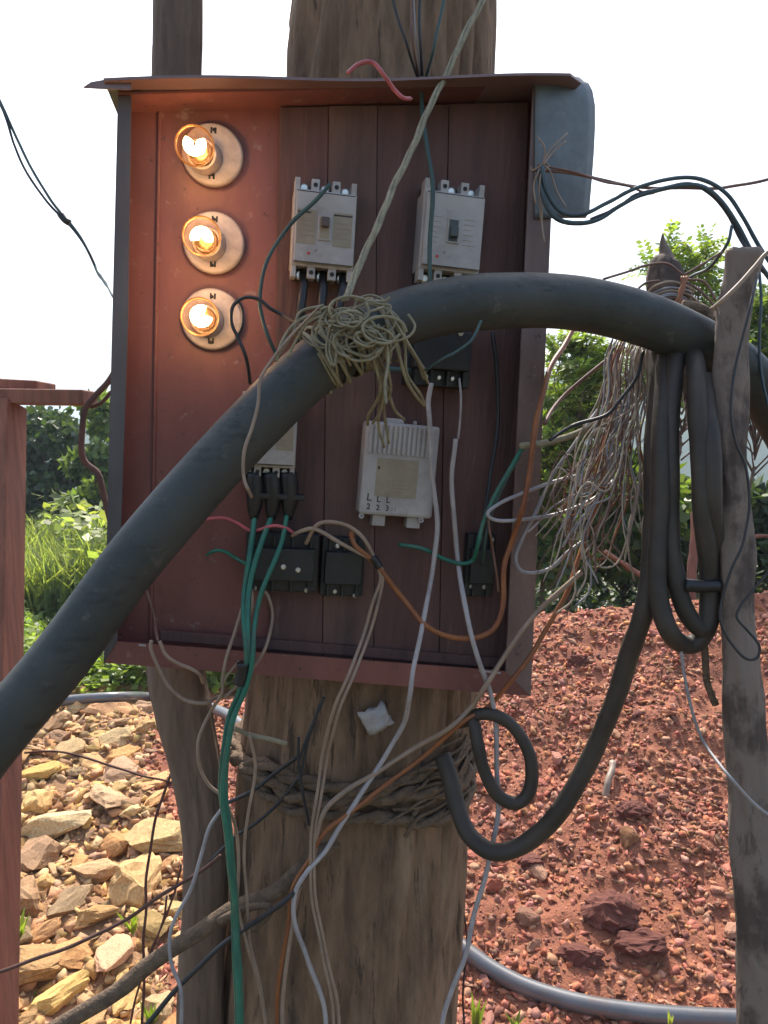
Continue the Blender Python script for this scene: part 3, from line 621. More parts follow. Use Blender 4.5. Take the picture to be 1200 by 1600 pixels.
# ---- moulded case circuit breakers
def breaker(px, py, wpx, hpx, label, tog, stickers=True, roll=0):
    dz = .046; sc_ = (cab(px, py, BD + dz) - CAM).dot(FW) / F; W, H = wpx * sc_, hpx * sc_
    a, b = L(px, py, BD + dz), None
    e = empty('circuit_breaker', label, 'circuit breaker', mw=CMAT @ Matrix.Translation((a[0], a[1], BD)) @ Matrix.Rotation(R(roll), 4, 'Z'), group='moulded case circuit breakers in the cabinet')
    h0 = H * .385
    MB().box(-W / 2, W / 2, -h0, h0, 0, dz * .88).build('body', M['breaker'], e, bevel=.0015)
    MB().box(-W / 2 + .003, W / 2 - .001, -h0 + .004, h0 - .004, dz * .88, dz).build('front_cover', M['breaker'], e, bevel=.001)
    fw = W * .085; xs_ = (-W / 2 + fw * .6, -W / 6, W / 6, W / 2 - fw * .6)
    for s in (1, -1):
        MB().box(-W / 2 + .002, W / 2 - .002, *sorted((s * h0, s * H / 2 * .95)), 0, dz * .35).build('terminal_base', M['slot'], e)
        for i, x in enumerate(xs_):
            f_ = fw if i in (0, 3) else fw * 1.5
            MB().box(x - f_ / 2, x + f_ / 2, *sorted((s * (h0 - .001), s * H / 2)), dz * .35, dz * .84).build('barrier', M['breaker'], e, bevel=.0008)
            if i in (1, 2):
                MB().lathe([(fw * .42, 0), (fw * .42, .0006)], 10, org=(x, s * (h0 + H * .055), dz * .84)).build('screw_hole', M['slot'], e)
        for i in range(3):
            x = (i - 1) * W / 3; MB().lathe([(.006, 0), (.006, .003), (.004, .0045)], 12, org=(x, s * (h0 + H * .06), dz * .35)).build('terminal_screw', M['screw'], e, smooth=False)
        MB().box(-W / 2 + .003, W / 2 - .003, s * (h0 - .004) - .0004, s * (h0 - .004) + .0004, dz, dz + .0002).build('groove', M['slot'], e)
    tw, th = W * .15, H * .21
    MB().prism([(-tw / 2 - .002, -th / 2 - .002), (tw / 2 + .002, -th / 2 - .002), (tw / 2 + .002, th / 2 + .002), (-tw / 2 - .002, th / 2 + .002)], dz, dz + .002).build('toggle_frame', M['breaker'], e, bevel=.0006)
    MB().box(-tw / 2, tw / 2, -th / 2, th / 2, dz + .002, dz + .0024).build('toggle_slot', M[tog if not stickers else 'label'], e)
    ty = th * .22 if stickers else -th * .12
    MB().box(-tw / 2 + .001, tw / 2 - .001, ty - th * .22, ty + th * .25, dz + .0024, dz + .010).build('toggle', M[tog], e, bevel=.001)
    MB().lathe([(.0018, 0), (.0018, .001)], 10, org=(-W * .23, -h0 * .68, dz)).build('test_button', M['redbutton'], e)
    for sx in (-1, 1):
        cx_ = sx * W * .285; lw = W * .15
        if stickers:
            lb = MB().box(cx_ - lw, cx_ + lw, -H * .17, H * .17, dz, dz + .0005).build('sticker', M['label'], e)
            MB().box(cx_ - lw, cx_ + (lw if sx > 0 else lw * .4), H * .135, H * .15, dz + .0005, dz + .0008).build('printed_line', M['print'], lb)
            for k in range(4): MB().box(cx_ - lw * .8, cx_ + lw * random.uniform(.2, .8), H * (.06 - k * .05), H * (.066 - k * .05), dz + .0005, dz + .0008).build('printed_line', M['cream_wire'], lb)
        else:
            for k in range(6): MB().box(cx_ - lw * .8, cx_ + lw * random.uniform(.1, .7), H * (.12 - k * .05), H * (.124 - k * .05), dz, dz + .0003).build('printed_line', M['cream_wire'], e)
    return e
breaker(507, 357, 99, 152, 'left of the two upper beige breakers, with brown toggle and two stickers', 'toggle')
breaker(708, 361, 98, 156, 'right of the two upper beige breakers, with a dark green toggle', 'toggle2', False, -.6)
breaker(420, 680, 88, 132, 'lower beige breaker half hidden by the thick black hose', 'toggle')

# ---- grey meter box
mp_ = (625, 738); sc_ = (cab(*mp_, .05) - CAM).dot(FW) / F
a = L(*mp_, .05); e = empty('meter_box', 'pale grey box with ribbed top and yellowed label at the cabinet centre', 'meter', mw=CMAT @ Matrix.Translation((a[0], a[1], BD)) @ Matrix.Rotation(R(-1.5), 4, 'Z'))
def q(x0, y0, x1, y1): return ((x0 - mp_[0]) * sc_, (x1 - mp_[0]) * sc_, (mp_[1] - y1) * sc_, (mp_[1] - y0) * sc_)
MB().box(*q(566, 662, 684, 808), 0, .036).build('housing', M['grey_box'], e, bevel=.004)
for k in range(14): MB().box(*q(572 + k * 7.6, 666, 576.5 + k * 7.6, 712), .035, .0385).build('rib', M['grey_box'], e, bevel=.0008)
lb = MB().box(*q(588, 718, 654, 778), .036, .0366).build('rating_label', M['label'], e)
for k in range(9): MB().box(*q(610, 724 + k * 5.6, 610 + random.uniform(18, 40), 725 + k * 5.6), .0366, .0369).build('printed_line', M['cream_wire'], lb)
MB().box(*q(590, 731, 593, 736), .0366, .0369).build('printed_mark', M['print'], lb)
def text(s, px, py, hpx, parent, z, name='printed_letter'):
    cu = bpy.data.curves.new('t', 'FONT'); cu.body = s; cu.size = hpx * sc_ * 1.38; cu.extrude = .0001; cu.offset = .00018
    t_ = bpy.data.objects.new('t', cu); col.objects.link(t_); bpy.context.view_layer.update()
    me = bpy.data.meshes.new_from_object(t_.evaluated_get(bpy.context.evaluated_depsgraph_get())); bpy.data.objects.remove(t_)
    me.materials.clear(); me.materials.append(M['print']); o = bpy.data.objects.new(name, me); col.objects.link(o); o.parent = parent
    o.location = ((px - mp_[0]) * sc_, (mp_[1] - py) * sc_, z); return o
for s, x, y, h in (('L', 576, 786, 12), ('L', 592, 787, 10), ('L', 607, 787, 10), ('2', 577, 799, 9), ('2', 592, 800, 9), ('3', 607, 800, 9), (':', 617, 799, 6), (':', 622, 799, 6)): text(s, x, y, h, e, .0362)
for x in (571, 667):
    c = ((x - mp_[0]) * sc_, (mp_[1] - 811) * sc_); MB().lathe([(.0035, 0), (.0035, .004), (.0018, .004), (.0018, .001)], 14, org=(c[0], c[1], .030)).build('mounting_ear', M['grey_box'], e, smooth=False)
for x0, x1 in ((590, 611), (646, 668)): MB().box(*q(x0, 806, x1, 826), .006, .026).build('cable_gland', M['grey_box'], e, bevel=.001)
MB().box(*q(600, 655, 627, 664), .006, .026).build('top_tab', M['grey_box'], e, bevel=.001)
MB().box(*q(645, 656, 650, 664), .010, .018).build('top_tab', M['grey_box'], e, bevel=.001)

# ---- lamp holders with lit bulbs
def lamp(px, py, bx, by, label, rot, arc):
    a = L(px, py, .012); W = 47.5 * (cab(px, py, .012) - CAM).dot(FW) / F
    e = empty('lamp_holder', label, 'lamp', mw=CMAT @ Matrix.Translation((a[0], a[1], .0005)), group='three lit bulbs on round white holders')
    MB().lathe([(W, 0), (W, .007), (W * .97, .0105), (W * .90, .012), (W * .5, .0135)], 48).build('base', M['porcelain'], e, smooth=True)
    for s in (1, -1):
        sl_ = MB()
        for x in (-.0035, .0015): sl_.box(x, x + .0022, s * W * .72 - .0035, s * W * .72 + .0035, .0115, .0135)
        sl_.lathe([(.0022, .0118), (.0022, .0138)], 8, org=(random.uniform(-.001, .001), s * W * .72 + random.uniform(-.002, .002), 0)); sl_.build('screw_slot', M['slot'], e)
    tx, ty, _ = L(bx, by, .070); tgt = Vector((tx - a[0], ty - a[1], .0695)); ax = (tgt - Vector((0, 0, .0))).normalized()
    ax = (ax + Vector((0, 0, .6))).normalized(); st = tgt - ax * (tgt.z / ax.z)
    st = tgt - ax * ((tgt.z - .012) / ax.z); ln = (tgt - st).length
    MB().lathe([(.021, -.002), (.0195, .008), (.0175, .020), (.0172, .022), (.014, .022), (.014, .010)], 32, axis=ax, org=st).build('socket', M['porcelain'], e, smooth=True)
    MB().lathe([(.0130, .010), (.0135, .026), (.0125, .030)], 24, axis=ax, org=st).build('screw_cap', M['brass'], e, smooth=True)
    rb = .0225; pr = [(.0115, ln - rb * 1.55), (.0135, ln - rb * 1.2)]
    for k in range(3, 17):
        t_ = math.pi * (1 - k / 17); 
        pr.append((max(.0006, rb * math.sin(t_)), ln + rb * math.cos(t_)))
    gl = MB().lathe(pr, 36, axis=ax, org=st).build('bulb', M['glass'], e, smooth=True)
    u = Vector((math.cos(R(rot)), math.sin(R(rot)), 0)); v = Vector((-math.sin(R(rot)), math.cos(R(rot)), 0)); pts = []
    for k in range(13):
        t_ = -arc + 2 * arc * k / 12; pts.append(tgt + (v * math.cos(t_) + u * math.sin(t_)) * .0075 - v * .002)
    MB().tube(pts, .0056, 12).build('filament', M['filament'], gl, smooth=True)
    MB().tube([st + ax * .02, tgt - ax * .004], .0014, 6).build('stem', M['porcelain'], gl, smooth=True)
    lt = bpy.data.lights.new('bulb_light', 'POINT'); lt.energy = BULB_W; lt.color = (1, .58, .42); lt.shadow_soft_size = .012
    lo = bpy.data.objects.new('bulb_light', lt); col.objects.link(lo); lo.parent = e; lo.location = tgt + ax * .006
BULB_W = .058
lamp(332, 240, 304, 228, 'topmost of the three lit bulbs on round white holders', 180, 2.2)
lamp(334, 378, 315, 369, 'middle of the three lit bulbs on round white holders', 0, 1.9)
lamp(331, 498, 312, 495, 'lowest lit bulb, its white holder crossed by a dark wire loop', 120, 2.6)

# ---- black terminal gear
def blackbox(name, label, cat, x0, y0, x1, y1, dep, screws, group=None, ribs=0, d=BD):
    mx, my = (x0 + x1) / 2, (y0 + y1) / 2; a = L(mx, my, d + dep); k = (cab(mx, my, d + dep) - CAM).dot(FW) / F
    e = empty(name, label, cat, mw=CMAT @ Matrix.Translation((a[0], a[1], d)), group=group); W, H = (x1 - x0) * k / 2, (y1 - y0) * k / 2
    MB().box(-W, W, -H, H, 0, dep * .6).build('base', M['black_plastic'], e, bevel=.002)
    MB().box(-W * .86, W * .86, -H * .55, H * .55, dep * .6, dep).build('front_block', M['black_plastic'], e, bevel=.002)
    n = ribs
    for i in range(n):
        x = -W + 2 * W * (i + .5) / n
        for s in (1, -1): MB().box(x - .0015, x + .0015, *sorted((s * H * .56, s * H * .98)), dep * .6, dep * .85).build('barrier', M['black_plastic'], e, bevel=.0005)
    for sx, sy in screws:
        X, Y = (sx - mx) * k, (my - sy) * k; top = dep if abs(Y) < H * .55 else dep * .6
        MB().lathe([(.0034, 0), (.0034, .0015), (.0022, .0026)], 12, org=(X, Y, top)).build('screw', M['screw'], e, smooth=False)
    return e
blackbox('contactor', 'black contactor with two silver screws at lower left of the boards', 'contactor', 384, 836, 500, 930, .045, [(443, 886), (466, 890), (400, 925), (483, 926)], ribs=4)
blackbox('relay', 'black relay next to the contactor, silver screws along its bottom edge', 'relay', 503, 842, 572, 936, .035, [(527, 928), (560, 934), (527, 856)], ribs=3)
blackbox('terminal_block', 'black terminal block showing three screws under the thick hose', 'terminal block', 640, 490, 745, 602, .045, [(673, 588), (694, 588), (716, 588), (698, 519), (719, 519)], ribs=4)
blackbox('junction_block', 'small black block with two screws near the right rim', 'terminal block', 732, 836, 778, 936, .03, [(743, 920), (764, 920), (770, 844)], ribs=2)
e = device('cable_sleeves', 'black insulating sleeves on the cables under the lower breaker', 'cable sleeve', 430, 772, BD)
for i, x in enumerate((396, 424, 450)):
    a_, b_, c_ = [Vector((L(x + dx, y, .045)[0] - L(430, 772, BD)[0], L(x + dx, y, .045)[1] - L(430, 772, BD)[1], .03)) for dx, y in ((0, 738), (3, 772), (0, 812))]
    MB().tube(spline([a_, b_, c_], 5), [.011, .0112, .0114, .0116, .0114, .0112, .0108, .010, .0088, .007, .005], 14).build('sleeve', M['tape'], e, smooth=True)
slab2 = MB().box(-.03, .036, -.004, .004, .018, .04).build('sleeve_band', M['tape'], e, bevel=.002)

# ---------------------------------------------------------------- the thick black hose
hz = [(-120, 1300, .72), (-60, 1220, .74), (0, 1142, .75), (100, 1022, .76), (200, 886, .77), (300, 768, .78), (400, 660, .785), (490, 575, .79), (590, 512, .795), (700, 479, .805), (800, 470, .82), (900, 474, .84), (1000, 497, .865), (1080, 530, .89), (1150, 570, .925), (1210, 640, .95), (1260, 740, .96), (1300, 900, .97)]
hp = spline([P(*p) for p in hz], 12); o0 = hp[0].copy()
o = MB().tube([p - o0 for p in hp], [.0290 * (1 + .03 * noise.noise(p * 7) + .008 * noise.noise(p * 40)) for p in hp], 40).build('thick_hose', M['hose'], smooth=True, loc=o0)
tag(o, 'thick black plastic hose arching in front of the cabinet', 'hose')

# ---------------------------------------------------------------- twine knot over the hose
kn = empty('twine_knot', 'tangled pale sisal twine tied round the hose at the cabinet centre', 'twine', loc=P(545, 535, .76)); ko = kn.location
random.seed(31)
def strand(pts, wpx, m, par, name='strand', amp=.003, sub=6, n=5):
    k = kink(spline(pts, sub), amp); r = wpx * .8 / F / 2
    return MB().tube([p - par.location for p in k], r, n).build(name, m, par, smooth=True)
ctr = P(545, 540, .792); hd = (P(640, 498, .80) - P(470, 582, .785)).normalized(); hu = Vector((0, 1, 0)); hu = (hu - hd * hu.dot(hd)).normalized(); hw = hd.cross(hu)
for i in range(15):       # turns round the hose
    off = random.uniform(-.028, .030); ph = random.uniform(0, 6.28); rr_ = random.uniform(.0300, .034); pts = []
    for k in range(13):
        t_ = ph + 2 * math.pi * k / 11; pts.append(ctr + hd * (off + .012 * math.sin(t_ * .5 + i)) + (hu * math.cos(t_) + hw * math.sin(t_)) * (rr_ + random.uniform(0, .003)))
    strand(pts, random.uniform(4, 6), M['twine'], kn, 'turn')
for i in range(24):       # curls of loose twine on the front of the knot
    c = P(random.gauss(548, 26), random.gauss(512, 20), .738 + random.uniform(-.012, .01)); r_ = random.uniform(.008, .022); a0 = random.uniform(0, 6.28)
    pts = [c + RT * (r_ * 1.3 * math.cos(a0 + k * .75) * (1 - k * .03)) + UP * (r_ * .75 * math.sin(a0 + k * .75)) + FW * random.uniform(-.004, .004) for k in range(random.randint(5, 11))]
    strand(pts, random.uniform(3, 5), M['twine'], kn, 'curl')
ends = [[(590, 505), (600, 540), (596, 580), (600, 620), (592, 660), (600, 700, .86)], [(575, 510), (590, 560), (604, 600), (598, 640), (606, 690, .87)], [(600, 500), (612, 545), (602, 590), (610, 620), (618, 640), (630, 655, .86)],
        [(590, 520), (588, 560), (592, 600), (585, 625), (577, 650), (575, 664, .86)], [(602, 520), (604, 570), (610, 610), (598, 640), (584, 662, .86)], [(598, 480), (630, 530), (634, 580), (655, 610), (664, 636, .84)],
        [(602, 484), (622, 540), (634, 590), (650, 620), (660, 638, .84)], [(605, 480), (640, 540), (655, 575), (672, 597, .82)], [(598, 476), (630, 520), (650, 560), (664, 590, .82)], [(590, 470), (618, 500), (640, 545), (668, 580, .82)],
        [(560, 470), (600, 470), (612, 468)], [(555, 468), (590, 474), (608, 478), (605, 492)], [(500, 480), (465, 500), (440, 530), (428, 560)], [(505, 476), (470, 488), (452, 520), (430, 548)], [(500, 490), (478, 500), (460, 530), (445, 560)],
        [(518, 470), (500, 500), (510, 530), (540, 545), (575, 555), (596, 540)], [(530, 480), (520, 520), (545, 560), (580, 562), (598, 545), (590, 515)], [(548, 490), (580, 500), (592, 530), (575, 545), (552, 530), (560, 512)],
        [(575, 510), (602, 530), (606, 560), (603, 600), (610, 630)], [(582, 520), (596, 556), (600, 590), (594, 630), (590, 655, .85)], [(520, 500), (516, 540), (520, 575)], [(524, 500), (524, 550), (522, 572)], [(515, 500), (510, 545), (518, 570)]]
for e_ in ends:
    d = .738; pts = []
    for i, p in enumerate(e_):
        if len(e_[-1]) > 2: d = .738 + (e_[-1][2] - .738) * (i / (len(e_) - 1)) ** 1.3
        pts.append(P(p[0] + random.gauss(0, 2), p[1] + random.gauss(0, 2), d))
    strand(pts, random.uniform(4, 5.5), M['twine'], kn, 'loose_end')
# twine going up to the pole top
tw = []
for k in range(40):
    t_ = k / 39; tw.append((772 - 234 * t_ ** .92 + 1.0 * math.sin(k * .7), -30 + 500 * t_, 1.0 - .255 * t_))
for j, nm in ((0, 'first'), (1, 'second')):
    pass
e = empty('twine', 'pair of pale twines rising from the hose to the upper right of the pole', 'twine', loc=P(*tw[0]))
for j in range(3):
    pts = [P(x + 3.2 * math.cos(i * .55 + j * 2.09), y, d + .003 * math.sin(i * .55 + j * 2.09)) for i, (x, y, d) in enumerate(tw)]
    MB().tube([p - e.location for p in spline(pts, 3)], .0024 - .0005 * (j == 2), 6).build('ply', M['twine'], e, smooth=True)

# ---------------------------------------------------------------- wires, one by one
C_, G_ = 'wire', None
W = wire
W('wire', 'dark green wire curving from the left upper breaker down past the bulbs', 'wire', [(516, 286, .075), (490, 318), (455, 350), (425, 390), (408, 430), (403, 470), (410, 500), (422, 530), (440, 565, .06)], 6.5, M['dgreen_wire'])
W('wire', 'thin dark wire looping over the lowest lamp holder', 'wire', [(500, 520, .16), (470, 508, .14), (445, 494, .10), (420, 480), (400, 466), (378, 465), (362, 480), (361, 506), (372, 530), (384, 560), (390, 600, .08)], 6, M['black_wire'])
W('wire', 'short dark wire closing the loop over the lowest lamp holder', 'wire', [(372, 529, .10), (379, 508), (377, 484), (368, 467)], 4.5, M['black_wire'])
W('wire', 'dark green wire hanging across the right upper breaker', 'wire', [(655, 122, .03), (660, 170, .05), (668, 230, .07), (676, 290, .08), (674, 360), (672, 440, .08), (670, 500, .07)], 7.5, M['dgreen_wire'])
W('wire', 'pink-tipped wire arching over the front edge of the lid', 'wire', [(543, 116, .125), (560, 102), (582, 98), (600, 114, .13), (618, 138, .12), (632, 151), (643, 154, .11)], 6.5, M['pink_wire'], bare=.004)
for i, (lab, m, pts, wpx) in enumerate((('leftmost thin wire running down the pole above the lid', 'black_wire', [(606, -80), (618, 10), (635, 75), (650, 124)], 4.5), ('brownish thin wire down the pole above the lid', 'brown_wire', [(645, -80), (645, 10), (644, 70), (652, 124)], 4),
        ('straight black wire down the pole above the lid', 'black_wire', [(660, -80), (657, 10), (656, 75), (657, 124)], 5), ('teal wire slanting down the pole above the lid', 'dgreen_wire', [(705, -80), (692, 10), (677, 75), (662, 124)], 5),
        ('thin pinkish wire down the pole above the lid', 'grey_wire', [(640, -80), (648, 0), (650, 60), (655, 124)], 3))):
    W('wire', lab, 'wire', [(x, y, .055) for x, y in pts[:-1]] + [(*pts[-1], .02)], wpx, M[m], group='wires running down the pole')
W('wire', 'pale thin wire draped down over the hose to the lower breaker', 'wire', [(498, 476, .735), (460, 515, .735), (425, 555), (402, 590), (399, 630), (393, 670), (384, 705), (382, 745, .74), (387, 765), (391, 778, .76)], 5.5, M['cream_wire'], 'P', .735, taper=True)
W('wire', 'long white wire running down past the right side of the meter box', 'wire', [(672, 602, .06), (668, 630), (671, 660, .065), (674, 720), (680, 770, .06), (683, 830), (676, 900), (662, 975, .09), (648, 1040, .1), (643, 1090), (632, 1130, .07), (600, 1185, .06), (572, 1228), (545, 1272), (512, 1325), (482, 1358), (463, 1392), (460, 1440), (480, 1495), (500, 1550), (510, 1600), (512, 1680)], 8, M['white_wire'], d0=.07)
W('wire', 'white wire that dangles right of the meter box and ends low at the pole', 'wire', [(712, 684, .05), (707, 740), (708, 800), (714, 870), (725, 950, .09), (745, 1030, .1), (766, 1090, .09), (775, 1160), (778, 1240), (770, 1330), (742, 1430), (726, 1490), (705, 1550), (690, 1600), (682, 1680)], 8, M['white_wire'], d0=.06)
W('wire', 'thin white wire hanging from the terminal block above the long white wire', 'wire', [(720, 590, .05), (723, 620), (721, 650), (716, 684, .045)], 4, M['white_wire'])
W('wire', 'upper cream wire arching from the relay', 'wire', [(477, 850, .055), (490, 826, .07), (506, 817), (538, 821), (566, 840), (588, 876, .07)], 6.5, M['cream_wire'])
W('wire', 'lower cream wire arching from the contactor', 'wire', [(455, 838, .055), (472, 830, .07), (492, 828), (530, 848), (560, 864), (582, 876, .07)], 6.5, M['cream_wire'])
W('wire', 'left of two cream wires falling from the tie down the pole', 'wire', [(588, 880, .07), (596, 905), (585, 940), (571, 985), (546, 1055, .09), (520, 1110), (505, 1180, .06), (494, 1260), (486, 1330), (488, 1400), (500, 1470), (515, 1540), (522, 1600), (524, 1680)], 5.5, M['cream_wire'], d0=.08)
W('wire', 'right of two cream wires falling from the tie down the pole', 'wire', [(592, 880, .07), (600, 900), (592, 945), (578, 990), (553, 1058, .09), (528, 1112), (513, 1182, .06), (500, 1262), (491, 1332), (494, 1400), (506, 1470), (522, 1540), (531, 1600), (534, 1680)], 5.5, M['cream_wire'], d0=.08)
W('tie', 'black tape tie where cream and orange wires meet', 'tie', [(582, 872, .072), (588, 879), (594, 888, .072)], 13, M['tape'])
W('wire', 'orange wire sagging from the tie and climbing along the right rim', 'wire', [(548, 834, .06), (556, 854, .07), (578, 873), (600, 896), (632, 936), (664, 974, .09), (700, 992), (742, 993), (770, 978), (783, 945), (786, 890), (800, 850), (815, 800, .11), (826, 740), (834, 680), (842, 630, .09), (858, 580, .06), (885, 535, .02), (905, 500, -.01)], 8.5, M['orange_wire'], d0=.09)
W('wire', 'left green cable from the black sleeves down the pole', 'wire', [(397, 806, .04), (388, 860, .07), (383, 920, .08), (386, 1000, .1), (376, 1070), (360, 1125, .09), (347, 1190), (346, 1250), (356, 1330), (366, 1410, .08), (368, 1500), (372, 1600), (374, 1680)], 9, M['green_wire'], d0=.1)
W('wire', 'middle green cable from the black sleeves down the pole', 'wire', [(424, 806, .04), (406, 850, .07), (392, 905, .08), (390, 1000, .1), (383, 1070), (366, 1125, .1), (353, 1190), (352, 1250), (361, 1330), (370, 1410, .08), (374, 1500), (378, 1600), (380, 1680)], 9, M['green_wire'], d0=.1)
W('wire', 'right green cable bowing out from the black sleeves', 'wire', [(448, 800, .04), (440, 845, .07), (422, 895, .085), (405, 950, .09), (394, 1020, .105), (380, 1080), (362, 1140, .105), (350, 1200), (348, 1260), (358, 1340), (369, 1420, .09), (371, 1500), (375, 1600), (377, 1680)], 8, M['green_wire'], d0=.1)
W('tape_wrap', 'dark tape round the green cables under the cabinet', 'tape', [(378, 1034, .1), (376, 1052), (372, 1070, .1)], 22, M['tape'])
W('wire', 'pink wire lying across the lower left of the back panel', 'wire', [(298, 826, .02), (320, 814, .03), (350, 811), (372, 820), (392, 832, .05), (425, 823, .06), (445, 826), (458, 834, .055)], 5.5, M['pink_wire'])
W('wire', 'short teal stub left of the contactor', 'wire', [(322, 869, .02), (338, 861, .03), (352, 863), (368, 874, .03), (384, 884, .04)], 6, M['green_wire'], taper=True)
W('wire', 'cream wire swinging right of the green cables below the contactor', 'wire', [(410, 922, .05), (421, 935, .07), (425, 965), (415, 1005, .09), (395, 1040), (375, 1068), (352, 1090, .09)], 5, M['cream_wire'])
W('wire', 'short cream wire between the green cables', 'wire', [(394, 922, .05), (396, 945, .07), (390, 968), (384, 990, .08)], 5, M['cream_wire'])
W('wire', 'cream wire left of the green cables slanting to the rim', 'wire', [(380, 950, .07), (370, 985, .08), (352, 1028, .09), (346, 1060), (347, 1085, .09), (333, 1110, .07), (318, 1135), (308, 1160), (310, 1195), (325, 1225, .07), (345, 1243), (358, 1270), (372, 1310, .05), (372, 1380), (366, 1440)], 5.5, M['cream_wire'])
W('wire', 'cream fork twig of wire at the cabinet bottom edge', 'wire', [(372, 1032, .09), (358, 1050), (349, 1064), (350, 1090, .08)], 4, M['cream_wire'])
W('wire', 'cream wire sagging low over the slim trunk', 'wire', [(236, 1000, .085), (236, 1015), (248, 1045), (262, 1072), (285, 1090), (305, 1096), (326, 1097, .08), (345, 1088, .06)], 6, M['cream_wire'])
W('wire', 'cream wire dipping over the bottom rim above the slim trunk', 'wire', [(248, 1000, .085), (258, 1022), (275, 1034), (295, 1042), (310, 1052), (318, 1066, .07)], 6, M['cream_wire'])
W('wire', 'faint red wire above the bottom rim at lower left', 'wire', [(222, 912, .02), (232, 938, .04), (241, 968), (246, 1000, .085)], 4.5, M['brown_wire'])
W('wire', 'beige wire slanting from the tangle across the pole to the left', 'wire', [(905, 890, .10), (870, 925), (835, 962), (790, 1020), (755, 1075), (735, 1105, .08), (700, 1138), (650, 1166, .06), (590, 1208), (545, 1232), (512, 1262), (498, 1300), (490, 1340, .05), (470, 1380), (455, 1440), (446, 1520), (442, 1600), (442, 1680)], 8, M['cream_wire'], d0=.1)
W('wire', 'orange-brown wire slanting from the tangle across the pole', 'wire', [(960, 700, .06), (930, 790), (900, 870, .08), (880, 935, .1), (842, 1010), (800, 1062), (762, 1104, .08), (722, 1128), (665, 1178, .06), (600, 1230), (545, 1272), (505, 1306), (482, 1345, .05), (458, 1385), (448, 1450), (436, 1530), (434, 1600), (434, 1680)], 7.5, M['orange_wire'], d0=.1)
W('rope_end', 'pale blunt rope end pointing left across the right rim', 'rope', [(812, 698, .105), (845, 693), (890, 680), (935, 660, .09), (980, 620, .08), (1004, 575, .06), (1012, 545, .03)], 10, M['twine'], d0=.1)
W('wire', 'white wire turning back in a pointed bend near the right rim, upper run', 'wire', [(905, 745, .09), (860, 755), (815, 770), (782, 785), (762, 802, .10), (768, 812), (790, 815), (830, 809), (880, 800), (930, 778), (968, 745, .07)], 6, M['white_wire'], d0=.1)
W('wire', 'grey-white wire making a U-bend over the right rim', 'wire', [(935, 640, .07), (900, 690, .09), (862, 742), (836, 800), (815, 850), (807, 876), (815, 893), (838, 895), (862, 885), (885, 860), (910, 840, .08)], 6, M['grey_wire'], d0=.1)
W('wire', 'teal wire curving from the right rim to the small black block', 'wire', [(838, 690, .09), (816, 702), (796, 735), (772, 775), (755, 815), (746, 850), (738, 872, .06), (720, 879), (692, 872, .05), (660, 858), (624, 852, .04)], 7, M['green_wire'], d0=.09)
W('wire', 'dark green wire beside the teal wire, ending at the small black block', 'wire', [(812, 712, .085), (788, 755), (768, 800), (757, 845), (752, 880, .05)], 5, M['dgreen_wire'])
W('wire', 'thin rusty wire hanging down the small black block', 'wire', [(762, 812, .09), (766, 840), (770, 862, .06), (775, 890), (779, 925, .05)], 4, M['brown_wire'])
W('wire', 'grey cord crossing the hose front beneath its arch', 'wire', [(752, 505, .78), (738, 535, .775), (715, 552), (692, 562), (665, 577, .79)], 5, M['dgreen_wire'], 'P', .78)
W('wire', 'green wire emerging behind the hose toward the black terminal block', 'wire', [(530, 592, .05), (560, 578), (600, 576), (640, 580, .05)], 8, M['dgreen_wire'])
for i, (x, x2) in enumerate(((478, 470), (508, 503), (538, 530))):
    W('breaker_lead', ('left', 'middle', 'right')[i] + ' of three black leads below the left upper breaker', 'cable', [(x, 424, .03), (x - 1, 445, .045), (x2, 480, .05), (x2 - 4, 530, .04), (x2 - 6, 575, .03)], 15, M['tape'], n=10, group='black leads below the left upper breaker')
W('breaker_lead', 'black lead bending from the junction block up under the hose', 'cable', [(756, 838, .04), (758, 800, .05), (768, 740, .04), (778, 660, .03), (775, 580, .03), (770, 520, .03)], 7, M['black_wire'])
# right of the cabinet: aerial cables
ac = 'black cables leaving the cabinet to the upper right'
W('aerial_cable', 'uppermost black cable leaving the bent flap toward the upper right', 'cable', [(845, 262, .10), (856, 300, .10), (880, 330), (915, 335), (950, 318), (990, 293), (1040, 280), (1088, 280), (1130, 300), (1162, 340), (1190, 385), (1230, 450)], 6.5, M['blue_wire'], d0=.10, group=ac)
W('aerial_cable', 'second black cable sagging lowest by the bent flap', 'cable', [(838, 265, .09), (852, 312, .10), (872, 340), (910, 349), (940, 343), (968, 322), (1000, 302), (1050, 291), (1092, 292), (1125, 315), (1158, 358), (1185, 405), (1225, 470)], 7.5, M['blue_wire'], d0=.11, group=ac)
W('aerial_cable', 'innermost black cable of the three, joining the forked stake top', 'cable', [(925, 345, .10), (958, 330), (992, 303), (1030, 294), (1075, 288, .1), (1110, 305), (1138, 335), (1160, 372), (1178, 400, .12), (1195, 425)], 6, M['black_wire'], d0=.10, group=ac)
W('branch_wire', 'short dark wire dropping from the aerial cables toward the fork', 'wire', [(1146, 352, .1), (1142, 378), (1128, 398, .08), (1108, 418, .05), (1080, 432, .0), (1050, 452, -.02)], 5, M['blue_wire'])
W('wire', 'thin red-brown wire running level to the right border', 'wire', [(828, 268, .085), (880, 272, .09), (940, 282), (985, 290), (1040, 294), (1110, 294), (1160, 286), (1240, 272)], 5, M['brown_wire'], d0=.1)
W('wire', 'second strand of red-brown wire twisted by the bent flap', 'wire', [(835, 262, .09), (900, 276), (940, 286, .1), (975, 288), (1010, 298, .1), (1030, 290)], 3.5, M['brown_wire'], amp=.008)
fe = empty('frayed_wires', 'frayed pinkish wire ends tied at the top of the right rim', 'wire', loc=cab(848, 262, .09)); random.seed(12)
